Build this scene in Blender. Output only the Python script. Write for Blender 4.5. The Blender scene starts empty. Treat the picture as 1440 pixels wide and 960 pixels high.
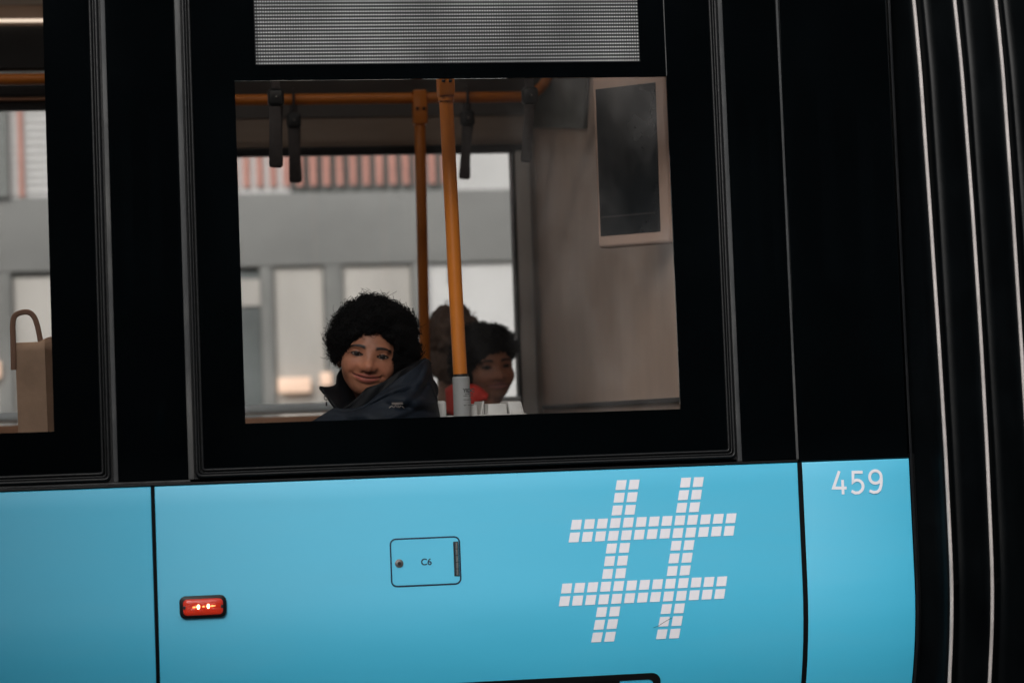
import bpy, bmesh, math, random
import numpy as np
from mathutils import Vector, Matrix

random.seed(7)
rng = np.random.default_rng(7)
R = math.radians
scene = bpy.context.scene
col = scene.collection

# ------------------------------------------------------------------ camera, world, sun, exposure
DIST, CAM_Z = 5.2308, 1.5
YAW, PITCH, ROLL = R(9.531), R(1.788), R(-1.92)


def cam_axes():
    cy, sy, cp, sp = math.cos(YAW), math.sin(YAW), math.cos(PITCH), math.sin(PITCH)
    fwd = Vector((sy * cp, cy * cp, sp))
    right = Vector((cy, -sy, 0))
    up = right.cross(fwd)
    r2 = math.cos(ROLL) * right + math.sin(ROLL) * up
    u2 = -math.sin(ROLL) * right + math.cos(ROLL) * up
    return r2, u2, fwd


CR, CU, CF = cam_axes()
cam = bpy.data.cameras.new('camera')
cam.lens = 85.0
cam.sensor_width = 36.0
cam.clip_end = 2000
cam.clip_start = 0.05
cam.dof.use_dof = True
cam.dof.focus_distance = 5.54
cam.dof.aperture_fstop = 2.9
cam_o = bpy.data.objects.new('camera', cam)
m = Matrix.Identity(4)
for i in range(3):
    m[i][0], m[i][1], m[i][2] = CR[i], CU[i], -CF[i]
m[0][3], m[1][3], m[2][3] = 0, -DIST, CAM_Z
cam_o.matrix_world = m
col.objects.link(cam_o)
scene.camera = cam_o

SUN_EL, SUN_AZ = R(29), R(200)          # azimuth measured clockwise from +Y
world = bpy.data.worlds.new('World')
scene.world = world
world.use_nodes = True
nt = world.node_tree
nt.nodes.clear()
sky = nt.nodes.new('ShaderNodeTexSky')
sky.sky_type = 'NISHITA'
sky.sun_disc = False
sky.sun_elevation = SUN_EL
sky.sun_rotation = SUN_AZ
sky.air_density = 1.0
sky.dust_density = 4.0
sky.ozone_density = 1.0
hsv = nt.nodes.new('ShaderNodeHueSaturation')
hsv.inputs['Saturation'].default_value = 0.18
bg = nt.nodes.new('ShaderNodeBackground')
bg.inputs['Strength'].default_value = 0.11
wo = nt.nodes.new('ShaderNodeOutputWorld')
nt.links.new(sky.outputs[0], hsv.inputs['Color'])
nt.links.new(hsv.outputs[0], bg.inputs[0])
nt.links.new(bg.outputs[0], wo.inputs[0])

sl = bpy.data.lights.new('sun', 'SUN')
sl.energy = 1.5
sl.angle = R(28)
sl.color = (1.0, 0.97, 0.93)
so = bpy.data.objects.new('sun', sl)
sd = Vector((math.sin(SUN_AZ) * math.cos(SUN_EL), math.cos(SUN_AZ) * math.cos(SUN_EL), math.sin(SUN_EL)))
so.rotation_euler = sd.to_track_quat('Z', 'Y').to_euler()
so.location = (0, -10, 20)
col.objects.link(so)

scene.view_settings.view_transform = 'Standard'
scene.view_settings.look = 'None'
scene.view_settings.gamma = 1
scene.view_settings.use_curve_mapping = False
scene.view_settings.exposure = 0.12
scene.cycles.use_denoising = True
scene.cycles.max_bounces = 10
scene.cycles.transparent_max_bounces = 16
scene.cycles.sample_clamp_indirect = 6


def at(px, py, Y):
    """point of the photograph (1440 x 960) on the upright plane at depth Y behind the tram side"""
    d = CR * ((px - 720) / 3400) - CU * ((py - 480) / 3400) + CF
    s = (DIST + Y) / d.y
    return Vector((s * d.x, Y, CAM_Z + s * d.z))


# ------------------------------------------------------------------ materials
def mat(name, color, rough=0.5, spec=0.5, metal=0.0, var=0.0, vscale=8.0, bump=0.0, bscale=60.0, coat=0.0,
        emit=None, estr=0.0, trans=0.0, sss=0.0, sheen=0.0, attr=None, stretch=(1, 1, 1), rvar=0.0, dust=0.0, coat_rough=0.08):
    M = bpy.data.materials.new(name)
    M.use_nodes = True
    t = M.node_tree
    b = t.nodes['Principled BSDF']
    b.inputs['Base Color'].default_value = (*color, 1)
    b.inputs['Roughness'].default_value = rough
    b.inputs['Specular IOR Level'].default_value = spec
    b.inputs['Metallic'].default_value = metal
    b.inputs['Coat Weight'].default_value = coat
    b.inputs['Coat Roughness'].default_value = coat_rough
    b.inputs['Sheen Weight'].default_value = sheen
    if sss:
        b.inputs['Subsurface Weight'].default_value = sss
        b.inputs['Subsurface Radius'].default_value = (0.6, 0.25, 0.15)
        b.inputs['Subsurface Scale'].default_value = 0.01
    if emit:
        b.inputs['Emission Color'].default_value = (*emit, 1)
        b.inputs['Emission Strength'].default_value = estr
    tc = t.nodes.new('ShaderNodeTexCoord')
    mp = t.nodes.new('ShaderNodeMapping')
    mp.inputs['Scale'].default_value = stretch
    t.links.new(tc.outputs['Object'], mp.inputs[0])
    src = None
    if attr:
        a = t.nodes.new('ShaderNodeAttribute')
        a.attribute_name = attr
        src = a.outputs['Color']
        t.links.new(src, b.inputs['Base Color'])
    if var:
        n = t.nodes.new('ShaderNodeTexNoise')
        n.inputs['Scale'].default_value = vscale
        n.inputs['Detail'].default_value = 6
        n.inputs['Roughness'].default_value = 0.6
        t.links.new(mp.outputs[0], n.inputs['Vector'])
        r = t.nodes.new('ShaderNodeMapRange')
        r.inputs[1].default_value = 0.3
        r.inputs[2].default_value = 0.7
        r.inputs[3].default_value = 1 - var
        r.inputs[4].default_value = 1 + var
        t.links.new(n.outputs[0], r.inputs[0])
        mx = t.nodes.new('ShaderNodeMix')
        mx.data_type = 'RGBA'
        mx.blend_type = 'MULTIPLY'
        mx.inputs[0].default_value = 1.0
        if src:
            t.links.new(src, mx.inputs[6])
        else:
            mx.inputs[6].default_value = (*color, 1)
        t.links.new(r.outputs[0], mx.inputs[7])
        last = mx.outputs[2]
        if dust:
            n2 = t.nodes.new('ShaderNodeTexNoise')
            n2.inputs['Scale'].default_value = vscale * 0.5
            n2.inputs['Detail'].default_value = 9
            n2.inputs['Roughness'].default_value = 0.7
            t.links.new(mp.outputs[0], n2.inputs['Vector'])
            r2 = t.nodes.new('ShaderNodeMapRange')
            r2.inputs[1].default_value = 0.48
            r2.inputs[2].default_value = 0.78
            r2.inputs[3].default_value = 0.0
            r2.inputs[4].default_value = dust
            t.links.new(n2.outputs[0], r2.inputs[0])
            m2 = t.nodes.new('ShaderNodeMix')
            m2.data_type = 'RGBA'
            t.links.new(r2.outputs[0], m2.inputs[0])
            t.links.new(last, m2.inputs[6])
            m2.inputs[7].default_value = (0.25, 0.23, 0.2, 1)
            last = m2.outputs[2]
        t.links.new(last, b.inputs['Base Color'])
        if rvar:
            r3 = t.nodes.new('ShaderNodeMapRange')
            r3.inputs[1].default_value = 0.3
            r3.inputs[2].default_value = 0.7
            r3.inputs[3].default_value = max(0.02, rough - rvar)
            r3.inputs[4].default_value = rough + rvar
            t.links.new(n.outputs[0], r3.inputs[0])
            t.links.new(r3.outputs[0], b.inputs['Roughness'])
    if bump:
        n = t.nodes.new('ShaderNodeTexNoise')
        n.inputs['Scale'].default_value = bscale
        n.inputs['Detail'].default_value = 4
        t.links.new(mp.outputs[0], n.inputs['Vector'])
        bp = t.nodes.new('ShaderNodeBump')
        bp.inputs['Strength'].default_value = bump
        bp.inputs['Distance'].default_value = 0.004
        t.links.new(n.outputs[0], bp.inputs['Height'])
        t.links.new(bp.outputs[0], b.inputs['Normal'])
    return M


def glass_mat(name, tint, refl_rough=0.01, dirt_veil=0.0):
    """thin pane: fresnel mix of tinted see-through and mirror, with faint smears and a reflection veil painted in towards +X"""
    M = bpy.data.materials.new(name)
    M.use_nodes = True
    t = M.node_tree
    t.nodes.clear()
    o = t.nodes.new('ShaderNodeOutputMaterial')
    tr = t.nodes.new('ShaderNodeBsdfTransparent')
    tr.inputs[0].default_value = (*tint, 1)
    gl = t.nodes.new('ShaderNodeBsdfGlossy')
    gl.inputs['Roughness'].default_value = refl_rough
    fr = t.nodes.new('ShaderNodeFresnel')
    fr.inputs[0].default_value = 1.5
    mx = t.nodes.new('ShaderNodeMixShader')
    t.links.new(fr.outputs[0], mx.inputs[0])
    t.links.new(tr.outputs[0], mx.inputs[1])
    t.links.new(gl.outputs[0], mx.inputs[2])
    last = mx
    if dirt_veil:
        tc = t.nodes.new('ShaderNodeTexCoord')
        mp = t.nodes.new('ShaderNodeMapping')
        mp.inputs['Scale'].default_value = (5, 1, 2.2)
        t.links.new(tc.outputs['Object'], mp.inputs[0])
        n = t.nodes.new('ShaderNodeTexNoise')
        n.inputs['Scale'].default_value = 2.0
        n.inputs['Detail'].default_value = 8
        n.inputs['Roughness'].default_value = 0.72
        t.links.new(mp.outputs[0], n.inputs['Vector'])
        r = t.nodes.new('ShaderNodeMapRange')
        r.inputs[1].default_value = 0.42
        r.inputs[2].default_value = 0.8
        r.inputs[3].default_value = dirt_veil * 0.25
        r.inputs[4].default_value = dirt_veil
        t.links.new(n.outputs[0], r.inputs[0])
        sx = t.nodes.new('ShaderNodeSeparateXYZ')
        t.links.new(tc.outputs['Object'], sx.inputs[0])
        rx = t.nodes.new('ShaderNodeMapRange')  # reflection veil painted over the pane, growing towards +X
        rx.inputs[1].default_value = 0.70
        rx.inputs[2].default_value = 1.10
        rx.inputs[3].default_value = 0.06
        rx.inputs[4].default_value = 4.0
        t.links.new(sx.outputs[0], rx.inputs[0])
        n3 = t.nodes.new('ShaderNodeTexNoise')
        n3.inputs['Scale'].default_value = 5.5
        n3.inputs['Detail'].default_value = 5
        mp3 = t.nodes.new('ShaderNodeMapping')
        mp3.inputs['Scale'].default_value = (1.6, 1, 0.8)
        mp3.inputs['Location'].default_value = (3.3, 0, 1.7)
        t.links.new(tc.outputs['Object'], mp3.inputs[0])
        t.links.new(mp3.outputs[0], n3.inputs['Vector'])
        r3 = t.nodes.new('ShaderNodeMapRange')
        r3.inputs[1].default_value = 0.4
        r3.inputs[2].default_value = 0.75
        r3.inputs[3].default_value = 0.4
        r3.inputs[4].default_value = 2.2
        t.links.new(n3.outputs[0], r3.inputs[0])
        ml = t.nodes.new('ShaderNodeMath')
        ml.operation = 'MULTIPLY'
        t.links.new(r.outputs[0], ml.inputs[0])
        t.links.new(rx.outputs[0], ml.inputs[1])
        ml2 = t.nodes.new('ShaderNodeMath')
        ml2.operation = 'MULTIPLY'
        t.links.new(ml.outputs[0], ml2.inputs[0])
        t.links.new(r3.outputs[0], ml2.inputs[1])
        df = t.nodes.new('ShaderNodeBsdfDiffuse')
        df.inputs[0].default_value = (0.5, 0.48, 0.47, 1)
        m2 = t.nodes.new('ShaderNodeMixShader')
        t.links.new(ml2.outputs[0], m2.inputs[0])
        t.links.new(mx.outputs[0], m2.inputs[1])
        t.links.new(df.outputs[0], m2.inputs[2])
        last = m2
    t.links.new(last.outputs[0], o.inputs[0])
    return M


def dot_mat(name):
    """matrix display: dark grey board with rows of pale dots that glow faintly"""
    M = bpy.data.materials.new(name)
    M.use_nodes = True
    t = M.node_tree
    b = t.nodes['Principled BSDF']
    tc = t.nodes.new('ShaderNodeTexCoord')
    sp = t.nodes.new('ShaderNodeSeparateXYZ')
    t.links.new(tc.outputs['Object'], sp.inputs[0])

    def math_(op, a, bb=None):
        n = t.nodes.new('ShaderNodeMath')
        n.operation = op
        for k, v in enumerate((a, bb)):
            if v is None:
                continue
            if isinstance(v, (int, float)):
                n.inputs[k].default_value = v
            else:
                t.links.new(v, n.inputs[k])
        return n.outputs[0]
    PX, PZ = 0.00566, 0.00755
    u = math_('SUBTRACT', math_('FRACT', math_('DIVIDE', sp.outputs[0], PX)), 0.5)
    v = math_('SUBTRACT', math_('FRACT', math_('DIVIDE', sp.outputs[2], PZ)), 0.5)
    u = math_('MULTIPLY', u, PX)
    v = math_('MULTIPLY', v, PZ)
    d = math_('SQRT', math_('ADD', math_('MULTIPLY', u, u), math_('MULTIPLY', v, v)))
    msk = math_('LESS_THAN', d, 0.00150)
    n = t.nodes.new('ShaderNodeTexNoise')
    n.inputs['Scale'].default_value = 5
    n.inputs['Detail'].default_value = 4
    t.links.new(tc.outputs['Object'], n.inputs['Vector'])
    ramp = t.nodes.new('ShaderNodeMapRange')
    ramp.inputs[1].default_value = 0.3
    ramp.inputs[2].default_value = 0.7
    ramp.inputs[3].default_value = 0.40
    ramp.inputs[4].default_value = 1.0
    t.links.new(n.outputs[0], ramp.inputs[0])
    mx = t.nodes.new('ShaderNodeMix')
    mx.data_type = 'RGBA'
    t.links.new(msk, mx.inputs[0])
    mx.inputs[6].default_value = (0.026, 0.028, 0.029, 1)
    mx.inputs[7].default_value = (0.8, 0.8, 0.8, 1)
    m2 = t.nodes.new('ShaderNodeMix')
    m2.data_type = 'RGBA'
    m2.blend_type = 'MULTIPLY'
    m2.inputs[0].default_value = 1
    t.links.new(mx.outputs[2], m2.inputs[6])
    t.links.new(ramp.outputs[0], m2.inputs[7])
    t.links.new(m2.outputs[2], b.inputs['Base Color'])
    b.inputs['Roughness'].default_value = 0.5
    b.inputs['Emission Color'].default_value = (0.9, 0.95, 1, 1)
    t.links.new(math_('MULTIPLY', msk, 0.12), b.inputs['Emission Strength'])  # faint glow added to the dots
    return M


M = {}
M['blue'] = mat('blue_paint', (0.034, 0.49, 0.745), 0.58, 1.0, var=0.03, vscale=2.2, coat=1.0, rvar=0.05, stretch=(0.8, 1, 4.0), dust=0.11, coat_rough=0.55)
M['black_glass'] = mat('black_fascia_glass', (0.0008, 0.0014, 0.0018), 0.05, 0.28, var=0.3, vscale=3, rvar=0.02)
M['rubber'] = mat('black_rubber', (0.0035, 0.004, 0.0045), 0.42, 0.3, bump=0.15, bscale=90)
M['seal'] = mat('grey_sealant', (0.034, 0.036, 0.038), 0.6, 0.4, var=0.5, vscale=14, bump=0.2, bscale=120, stretch=(1, 1, 0.25), dust=0.25)
M['gap'] = mat('panel_gap_rubber', (0.0015, 0.002, 0.0025), 0.7, 0.12)  # black rubber colour for panel joints and the carrier behind
M['white_film'] = mat('white_reflective_film', (0.80, 0.79, 0.84), 0.4, 0.4, var=0.035, vscale=22)
M['ink'] = mat('dark_blue_ink', (0.006, 0.02, 0.05), 0.5)
M['black_ink'] = mat('black_ink', (0.004, 0.004, 0.004), 0.5)
M['steel'] = mat('brushed_steel', (0.35, 0.34, 0.33), 0.35, metal=1.0, var=0.2, vscale=60)
M['dark_steel'] = mat('dark_steel', (0.05, 0.05, 0.055), 0.4, metal=0.8, var=0.25, vscale=40)
M['lens'] = mat('red_lens', (0.55, 0.022, 0.008), 0.16, 0.5, coat=0.6, emit=(1.0, 0.06, 0.01), estr=0.10, bump=0.5, bscale=260)
M['led'] = mat('lit_led', (1, 0.8, 0.5), 0.3, emit=(1.0, 0.62, 0.28), estr=9)
M['led_side'] = mat('lit_led_glow', (1, 0.4, 0.2), 0.3, emit=(1.0, 0.3, 0.07), estr=2.2)
M['bellows'] = mat('bellows_rubber', (0.0014, 0.0022, 0.0028), 0.42, 0.16, var=0.3, vscale=9, bump=0.1, bscale=40, dust=0.006)
M['piping'] = mat('pale_piping', (0.45, 0.415, 0.40), 0.5, 0.4, var=0.25, vscale=12, dust=0.3)
M['pane'] = glass_mat('window_glass', (0.80, 0.805, 0.81), dirt_veil=0.024)
M['far_pane'] = glass_mat('far_window_glass', (0.86, 0.86, 0.86), dirt_veil=0.0)
M['disp'] = dot_mat('dot_matrix_board')
M['wall_brown'] = mat('partition_laminate', (0.60, 0.455, 0.37), 0.5, 0.3, var=0.07, vscale=2.5, bump=0.05, stretch=(1, 3, 1))
M['wall_grey'] = mat('interior_grey_panel', (0.22, 0.215, 0.21), 0.5, 0.3, var=0.1, vscale=3)
M['cove'] = mat('interior_cove_panel', (0.44, 0.36, 0.30), 0.5, 0.3, var=0.15, vscale=3, stretch=(0.6, 1, 3))
M['ceiling'] = mat('interior_ceiling', (0.42, 0.41, 0.40), 0.6, 0.3, var=0.08, vscale=3)
M['floor'] = mat('interior_floor', (0.06, 0.06, 0.065), 0.7, 0.3, var=0.3, vscale=80)
M['dark'] = mat('dark_interior_plastic', (0.02, 0.021, 0.023), 0.5, 0.4, var=0.2, vscale=10)
M['orange'] = mat('orange_powder_coat', (0.60, 0.185, 0.022), 0.33, 0.5, var=0.06, vscale=14)
M['collar'] = mat('grey_pole_collar', (0.33, 0.335, 0.33), 0.5, 0.4, var=0.08, vscale=16)
M['strap'] = mat('grey_strap_webbing', (0.07, 0.064, 0.064), 0.8, 0.2, var=0.15, vscale=50)
M['buckle'] = mat('black_strap_clamp', (0.012, 0.014, 0.016), 0.45)
M['handle'] = mat('pale_grey_moulded_plastic', (0.55, 0.54, 0.515), 0.45, 0.4, var=0.06, vscale=25)
M['seat'] = mat('seat_shell', (0.1, 0.1, 0.11), 0.6, var=0.15, vscale=20)
M['seat_fabric'] = mat('seat_fabric', (0.05, 0.06, 0.08), 0.9, 0.2, var=0.3, vscale=90)
M['sill'] = mat('pale_sill_metal', (0.82, 0.92, 0.97), 0.4, 0.5, var=0.04, vscale=6)
M['wood'] = mat('brown_laminate', (0.50, 0.26, 0.15), 0.5, 0.4, var=0.2, vscale=8, stretch=(0.4, 1, 4))
M['frame'] = mat('grey_window_frame', (0.80, 0.80, 0.79), 0.45, 0.4, var=0.05, vscale=9)
M['screen'] = mat('dark_screen', (0.006, 0.010, 0.013), 0.30, 0.3, var=0.5, vscale=4, rvar=0.08)
M['bezel'] = mat('screen_bezel', (0.47, 0.335, 0.27), 0.4, 0.4, var=0.05, vscale=12)
M['lamp'] = mat('lit_lamp_strip', (1, 0.9, 0.8), 0.4, emit=(1.0, 0.80, 0.62), estr=1.1)
M['kraft'] = mat('kraft_paper', (0.34, 0.225, 0.155), 0.8, 0.2, var=0.12, vscale=18, bump=0.5, bscale=30)
M['kraft_dark'] = mat('kraft_paper_handle', (0.20, 0.115, 0.08), 0.8, 0.2, var=0.12, vscale=30)
M['skin'] = mat('skin', (0.3, 0.16, 0.1), 0.5, 0.35, attr='tone', sss=0.12, var=0.10, vscale=90, bump=0.12, bscale=420)
M['hair'] = mat('black_curly_hair', (0.003, 0.0033, 0.0037), 0.6, 0.14, var=0.4, vscale=60)
M['brown_hair'] = mat('brown_hair', (0.21, 0.15, 0.12), 0.6, 0.3, var=0.35, vscale=50, stretch=(1, 1, 0.3))
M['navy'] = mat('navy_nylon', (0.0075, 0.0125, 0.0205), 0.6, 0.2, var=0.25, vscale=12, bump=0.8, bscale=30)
M['navy_dark'] = mat('dark_shaded_collar_nylon', (0.0022, 0.0032, 0.005), 0.6, 0.2, var=0.25, vscale=14, bump=0.3, bscale=40)  # dark collar cloth, darkened further to carry the shade on it
M['coat'] = mat('black_coat', (0.010, 0.011, 0.013), 0.7, 0.3, var=0.25, vscale=12, bump=0.4, bscale=30)
M['red'] = mat('red_lining', (0.62, 0.035, 0.022), 0.6, 0.3, var=0.12, vscale=30, bump=0.3)
M['jeans'] = mat('dark_trousers', (0.02, 0.022, 0.03), 0.85, 0.2, var=0.2, vscale=30)
M['shoe'] = mat('dark_shoe', (0.03, 0.03, 0.03), 0.6)
M['eye'] = mat('eyeball', (0.6, 0.55, 0.5), 0.35, 0.15, attr='tone')
M['thread'] = mat('pale_embroidery', (0.36, 0.31, 0.28), 0.7)
M['tyre'] = mat('wheel_steel', (0.08, 0.075, 0.07), 0.5, metal=0.6)
M['skirt'] = mat('dark_underframe', (0.015, 0.015, 0.016), 0.7)
M['roof'] = mat('tram_roof_grey', (0.15, 0.15, 0.155), 0.6)
M['asphalt'] = mat('asphalt', (0.05, 0.05, 0.052), 0.85, 0.3, var=0.25, vscale=0.6, bump=0.4, bscale=70)
M['paving'] = mat('concrete_paving', (0.22, 0.215, 0.205), 0.85, 0.3, var=0.15, vscale=1.5)
M['concrete'] = mat('grey_concrete', (0.31, 0.31, 0.295), 0.8, 0.2, var=0.14, vscale=0.9, stretch=(1, 1, 1.4))
M['concrete_dark'] = mat('dark_concrete', (0.24, 0.25, 0.235), 0.8, 0.2, var=0.15, vscale=1.2)
M['pillar'] = mat('weathered_pillar', (0.26, 0.26, 0.245), 0.8, 0.2, var=0.2, vscale=2)
M['pale_panel'] = mat('pale_facade_panel', (0.56, 0.53, 0.485), 0.7, 0.2, var=0.16, vscale=1.6, stretch=(1.5, 1, 0.5))
M['white_wall'] = mat('white_facade', (0.74, 0.73, 0.71), 0.7, 0.2, var=0.06, vscale=3)
M['shop_glass'] = mat('dark_shop_glass', (0.17, 0.185, 0.18), 0.25, 0.3, var=0.35, vscale=1.5)
M['red_slat'] = mat('red_painted_slat', (0.62, 0.31, 0.25), 0.6, 0.3, var=0.15, vscale=6)
M['lit_sign'] = mat('lit_shop_sign', (0.9, 0.65, 0.5), 0.5, emit=(1.0, 0.66, 0.46), estr=0.55)
M['brick'] = mat('dark_brick', (0.055, 0.04, 0.035), 0.9, 0.2, var=0.3, vscale=2.0)
M['win_dark'] = mat('dark_window_glass', (0.02, 0.022, 0.025), 0.1, 0.4)


# ------------------------------------------------------------------ mesh helpers
def link(name, me, m=None, parent=None):
    o = bpy.data.objects.new(name, me)
    if m is not None:
        me.materials.append(m)
    col.objects.link(o)
    if parent is not None:
        o.parent = parent
        # mesh data are in world coordinates: undo the location of the Empty / thing above
        off = Vector((0, 0, 0))
        p = parent
        while p is not None:
            off += p.location
            p = p.parent
        o.location = -off
    return o


def tag(o, label=None, cat=None, group=None, kind=None):
    for k, v in (('label', label), ('category', cat), ('group', group), ('kind', kind)):
        if v:
            o[k] = v
    return o


def thing(name, loc, label, cat, group=None):
    e = bpy.data.objects.new(name, None)
    e.location = loc
    e.empty_display_size = 0.1
    col.objects.link(e)
    return tag(e, label, cat, group)


class MB:
    def __init__(self):
        self.bm = bmesh.new()

    def box(self, lo, hi, bevel=0.0, seg=2, rot=None, piv=None):
        b2 = bmesh.new()
        bmesh.ops.create_cube(b2, size=1)
        c = [(lo[i] + hi[i]) / 2 for i in range(3)]
        s = [abs(hi[i] - lo[i]) for i in range(3)]
        for v in b2.verts:
            v.co = Vector((v.co.x * s[0] + c[0], v.co.y * s[1] + c[1], v.co.z * s[2] + c[2]))
        if bevel:
            bmesh.ops.bevel(b2, geom=b2.edges[:], offset=bevel, segments=seg, affect='EDGES', profile=0.5)
        if rot is not None:
            pv = Vector(piv or c)
            for v in b2.verts:
                v.co = rot @ (v.co - pv) + pv
        self.add(b2)
        return self

    def add(self, b2):
        me = bpy.data.meshes.new('tmp')
        b2.to_mesh(me)
        b2.free()
        self.bm.from_mesh(me)
        bpy.data.meshes.remove(me)

    def tube(self, pts, r, n=12, closed=False, caps=True, flat=None):
        """sweep a circle (or an ellipse: flat = (a, b)) along pts; r may be a list"""
        pts = [Vector(p) for p in pts]
        N = len(pts)
        rs = r if isinstance(r, (list, tuple)) else [r] * N
        rings = []
        ref = None
        for i in range(N):
            a = pts[i - 1] if (i > 0 or closed) else pts[i]
            b = pts[(i + 1) % N] if (i < N - 1 or closed) else pts[i]
            t = (b - a).normalized()
            if ref is None:
                ref = Vector((0, 1, 0)) if abs(t.y) < 0.9 else Vector((1, 0, 0))
            u = (ref - t * ref.dot(t)).normalized()
            ref = u
            w = t.cross(u)
            ring = []
            for k in range(n):
                an = 2 * math.pi * k / n
                ca, sa = math.cos(an), math.sin(an)
                if flat:
                    q = u * ca * flat[0] + w * sa * flat[1]
                else:
                    q = (u * ca + w * sa) * rs[i]
                ring.append(self.bm.verts.new(pts[i] + q))
            rings.append(ring)
        L = N if closed else N - 1
        for i in range(L):
            A, B = rings[i], rings[(i + 1) % N]
            for k in range(n):
                self.bm.faces.new((A[k], A[(k + 1) % n], B[(k + 1) % n], B[k]))
        if caps and not closed:
            self.bm.faces.new(rings[0][::-1])
            self.bm.faces.new(rings[-1])
        return self

    def grid(self, P):
        """P: rows of points -> quad sheet"""
        V = [[self.bm.verts.new(Vector(p)) for p in row] for row in P]
        for i in range(len(V) - 1):
            for j in range(len(V[0]) - 1):
                self.bm.faces.new((V[i][j], V[i][j + 1], V[i + 1][j + 1], V[i + 1][j]))
        return self

    def prism(self, poly, depth_vec, bevel=0.0):
        b2 = bmesh.new()
        vs = [b2.verts.new(Vector(p)) for p in poly]
        f = b2.faces.new(vs)
        r = bmesh.ops.extrude_face_region(b2, geom=[f])
        for v in [g for g in r['geom'] if isinstance(g, bmesh.types.BMVert)]:
            v.co += Vector(depth_vec)
        bmesh.ops.recalc_face_normals(b2, faces=b2.faces[:])
        if bevel:
            bmesh.ops.bevel(b2, geom=b2.edges[:], offset=bevel, segments=2, affect='EDGES', profile=0.5)
        self.add(b2)
        return self

    def build(self, name, m, parent=None, smooth=False, recalc=True):
        if recalc:
            bmesh.ops.recalc_face_normals(self.bm, faces=self.bm.faces[:])
        me = bpy.data.meshes.new(name)
        self.bm.to_mesh(me)
        self.bm.free()
        o = link(name, me, m, parent)
        if smooth:
            me.shade_smooth() if smooth is True else None
            if smooth is not True:
                me.shade_smooth()
                me.set_sharp_from_angle(angle=smooth)
        return o


SM = R(35)


def rrect(x0, x1, z0, z1, r, n=6):
    """rounded rectangle outline in wall coordinates"""
    out = []
    for cx, cz, a0 in ((x1 - r, z1 - r, 0), (x0 + r, z1 - r, 90), (x0 + r, z0 + r, 180), (x1 - r, z0 + r, 270)):
        for k in range(n + 1):
            a = R(a0 + 90 * k / n)
            out.append((cx + r * math.cos(a), cz + r * math.sin(a)))
    return out


def Yp(z):
    """profile of the tram side: leans inwards above, tucks in below"""
    y = 0.03 * (z - 1.15)
    if z < 1.11:
        d = 1.11 - max(z, 0.80)
        y += 0.92 * d * d
        if z < 0.80:
            y += (0.80 - z) * 0.20
    return y


def W(x, z, off=0.0):
    return Vector((x, Yp(z) - off, z))


# ================================================================== GROUND
g = MB()
g.grid([[(-400, -400, 0), (400, -400, 0)], [(-400, 400, 0), (400, 400, 0)]])
tag(g.build('ground', M['asphalt']), kind='structure')
g = MB()
g.box((-120, 6.4, 0.0), (120, 8.96, 0.12), 0.01)
tag(g.build('pavement', M['paving']), kind='structure')

# ================================================================== BUILDING BEYOND THE TRAM
bld = thing('concrete_building', (1.5, 9, 0), 'pale concrete building with red and white slatted upper floor seen through the tram windows', 'building')
b = MB()
b.box((-7, 9.06, 0), (9, 13, 5.2))
b.build('wall', M['concrete_dark'], bld)
b = MB()
b.box((-7, 8.98, 2.43), (9, 9.058, 2.86), 0.01)
b.build('concrete_band', M['concrete'], bld, smooth=SM)
# pillars of the ground floor
for x0, x1 in ((-2.6, -2.3), (-0.62, -0.53), (0.90, 0.975), (1.277, 1.385), (1.80, 1.89), (3.4, 3.6), (5.2, 5.4)):
    b = MB()
    b.box((x0, 8.97, 0.12), (x1, 9.055, 2.428), 0.008)
    b.build('pillar', M['pillar'], bld, smooth=SM)
for x0, x1, z0, z1, mm in ((-2.3, -0.62, 0.6, 2.36, 'pale_panel'), (-0.53, 0.56, 0.5, 2.40, 'pale_panel'),
                           (0.57, 0.90, 0.5, 2.40, 'shop_glass'), (0.98, 1.272, 0.5, 2.42, 'pale_panel'), (1.39, 1.795, 0.5, 2.42, 'pale_panel'),
                           (1.895, 3.4, 0.5, 2.42, 'white_wall'), (3.6, 5.2, 0.5, 2.40, 'pale_panel')):
    b = MB()
    b.box((x0, 9.02, z0), (x1, 9.058, z1), 0.006)
    w = b.build('window', M[mm], bld, smooth=SM)
b = MB()
b.box((0.62, 9.0, 2.20), (0.90, 9.018, 2.36), 0.005)
b.build('poster', M['pale_panel'], bld)
for x0, x1, z0, z1 in ((0.985, 1.175, 1.685, 1.775), (1.235, 1.30, 1.72, 1.80), (-0.72, -0.60, 1.82, 1.92)):
    b = MB()
    b.box((x0, 8.93, z0), (x1, 8.965, z1), 0.008)
    s_ = b.build('lit_sign', M['lit_sign'], bld, smooth=SM)
b = MB()
b.box((2.02, 8.99, 2.30), (2.08, 9.015, 2.42), 0.005)
b.build('wall_lamp', M['dark'], bld)
# upper floor: white wall, grey wall, red slats, white rails
b = MB()
b.box((-0.55, 9.0, 2.862), (1.10, 9.058, 4.6))
b.box((2.02, 9.0, 2.862), (9, 9.058, 4.6))
b.build('white_wall', M['white_wall'], bld)
b = MB()
for k in range(40):
    z = 2.89 + k * 0.0455
    b.box((-7, 8.985, z), (-0.55, 8.998, z + 0.016))
    b.box((-0.551, 8.985, z), (0.80, 8.998, z + 0.016))
b.build('rail', M['white_wall'], bld)
b = MB()
for k in range(60):
    x = -5.9 + k * 0.092
    if x > 0.62:
        break
    b.box((x, 8.97, 2.864), (x + 0.030, 8.984, 4.6))
b.build('red_slats', M['red_slat'], bld)
b = MB()
x = 0.66
while x < 2.0:
    b.box((x, 8.97, 2.90), (x + 0.040, 8.984, 4.6))
    x += 0.0785
b.build('red_slats', M['red_slat'], bld)
b = MB()
b.box((-0.62, 8.94, 2.862), (-0.53, 8.968, 4.6))
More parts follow.
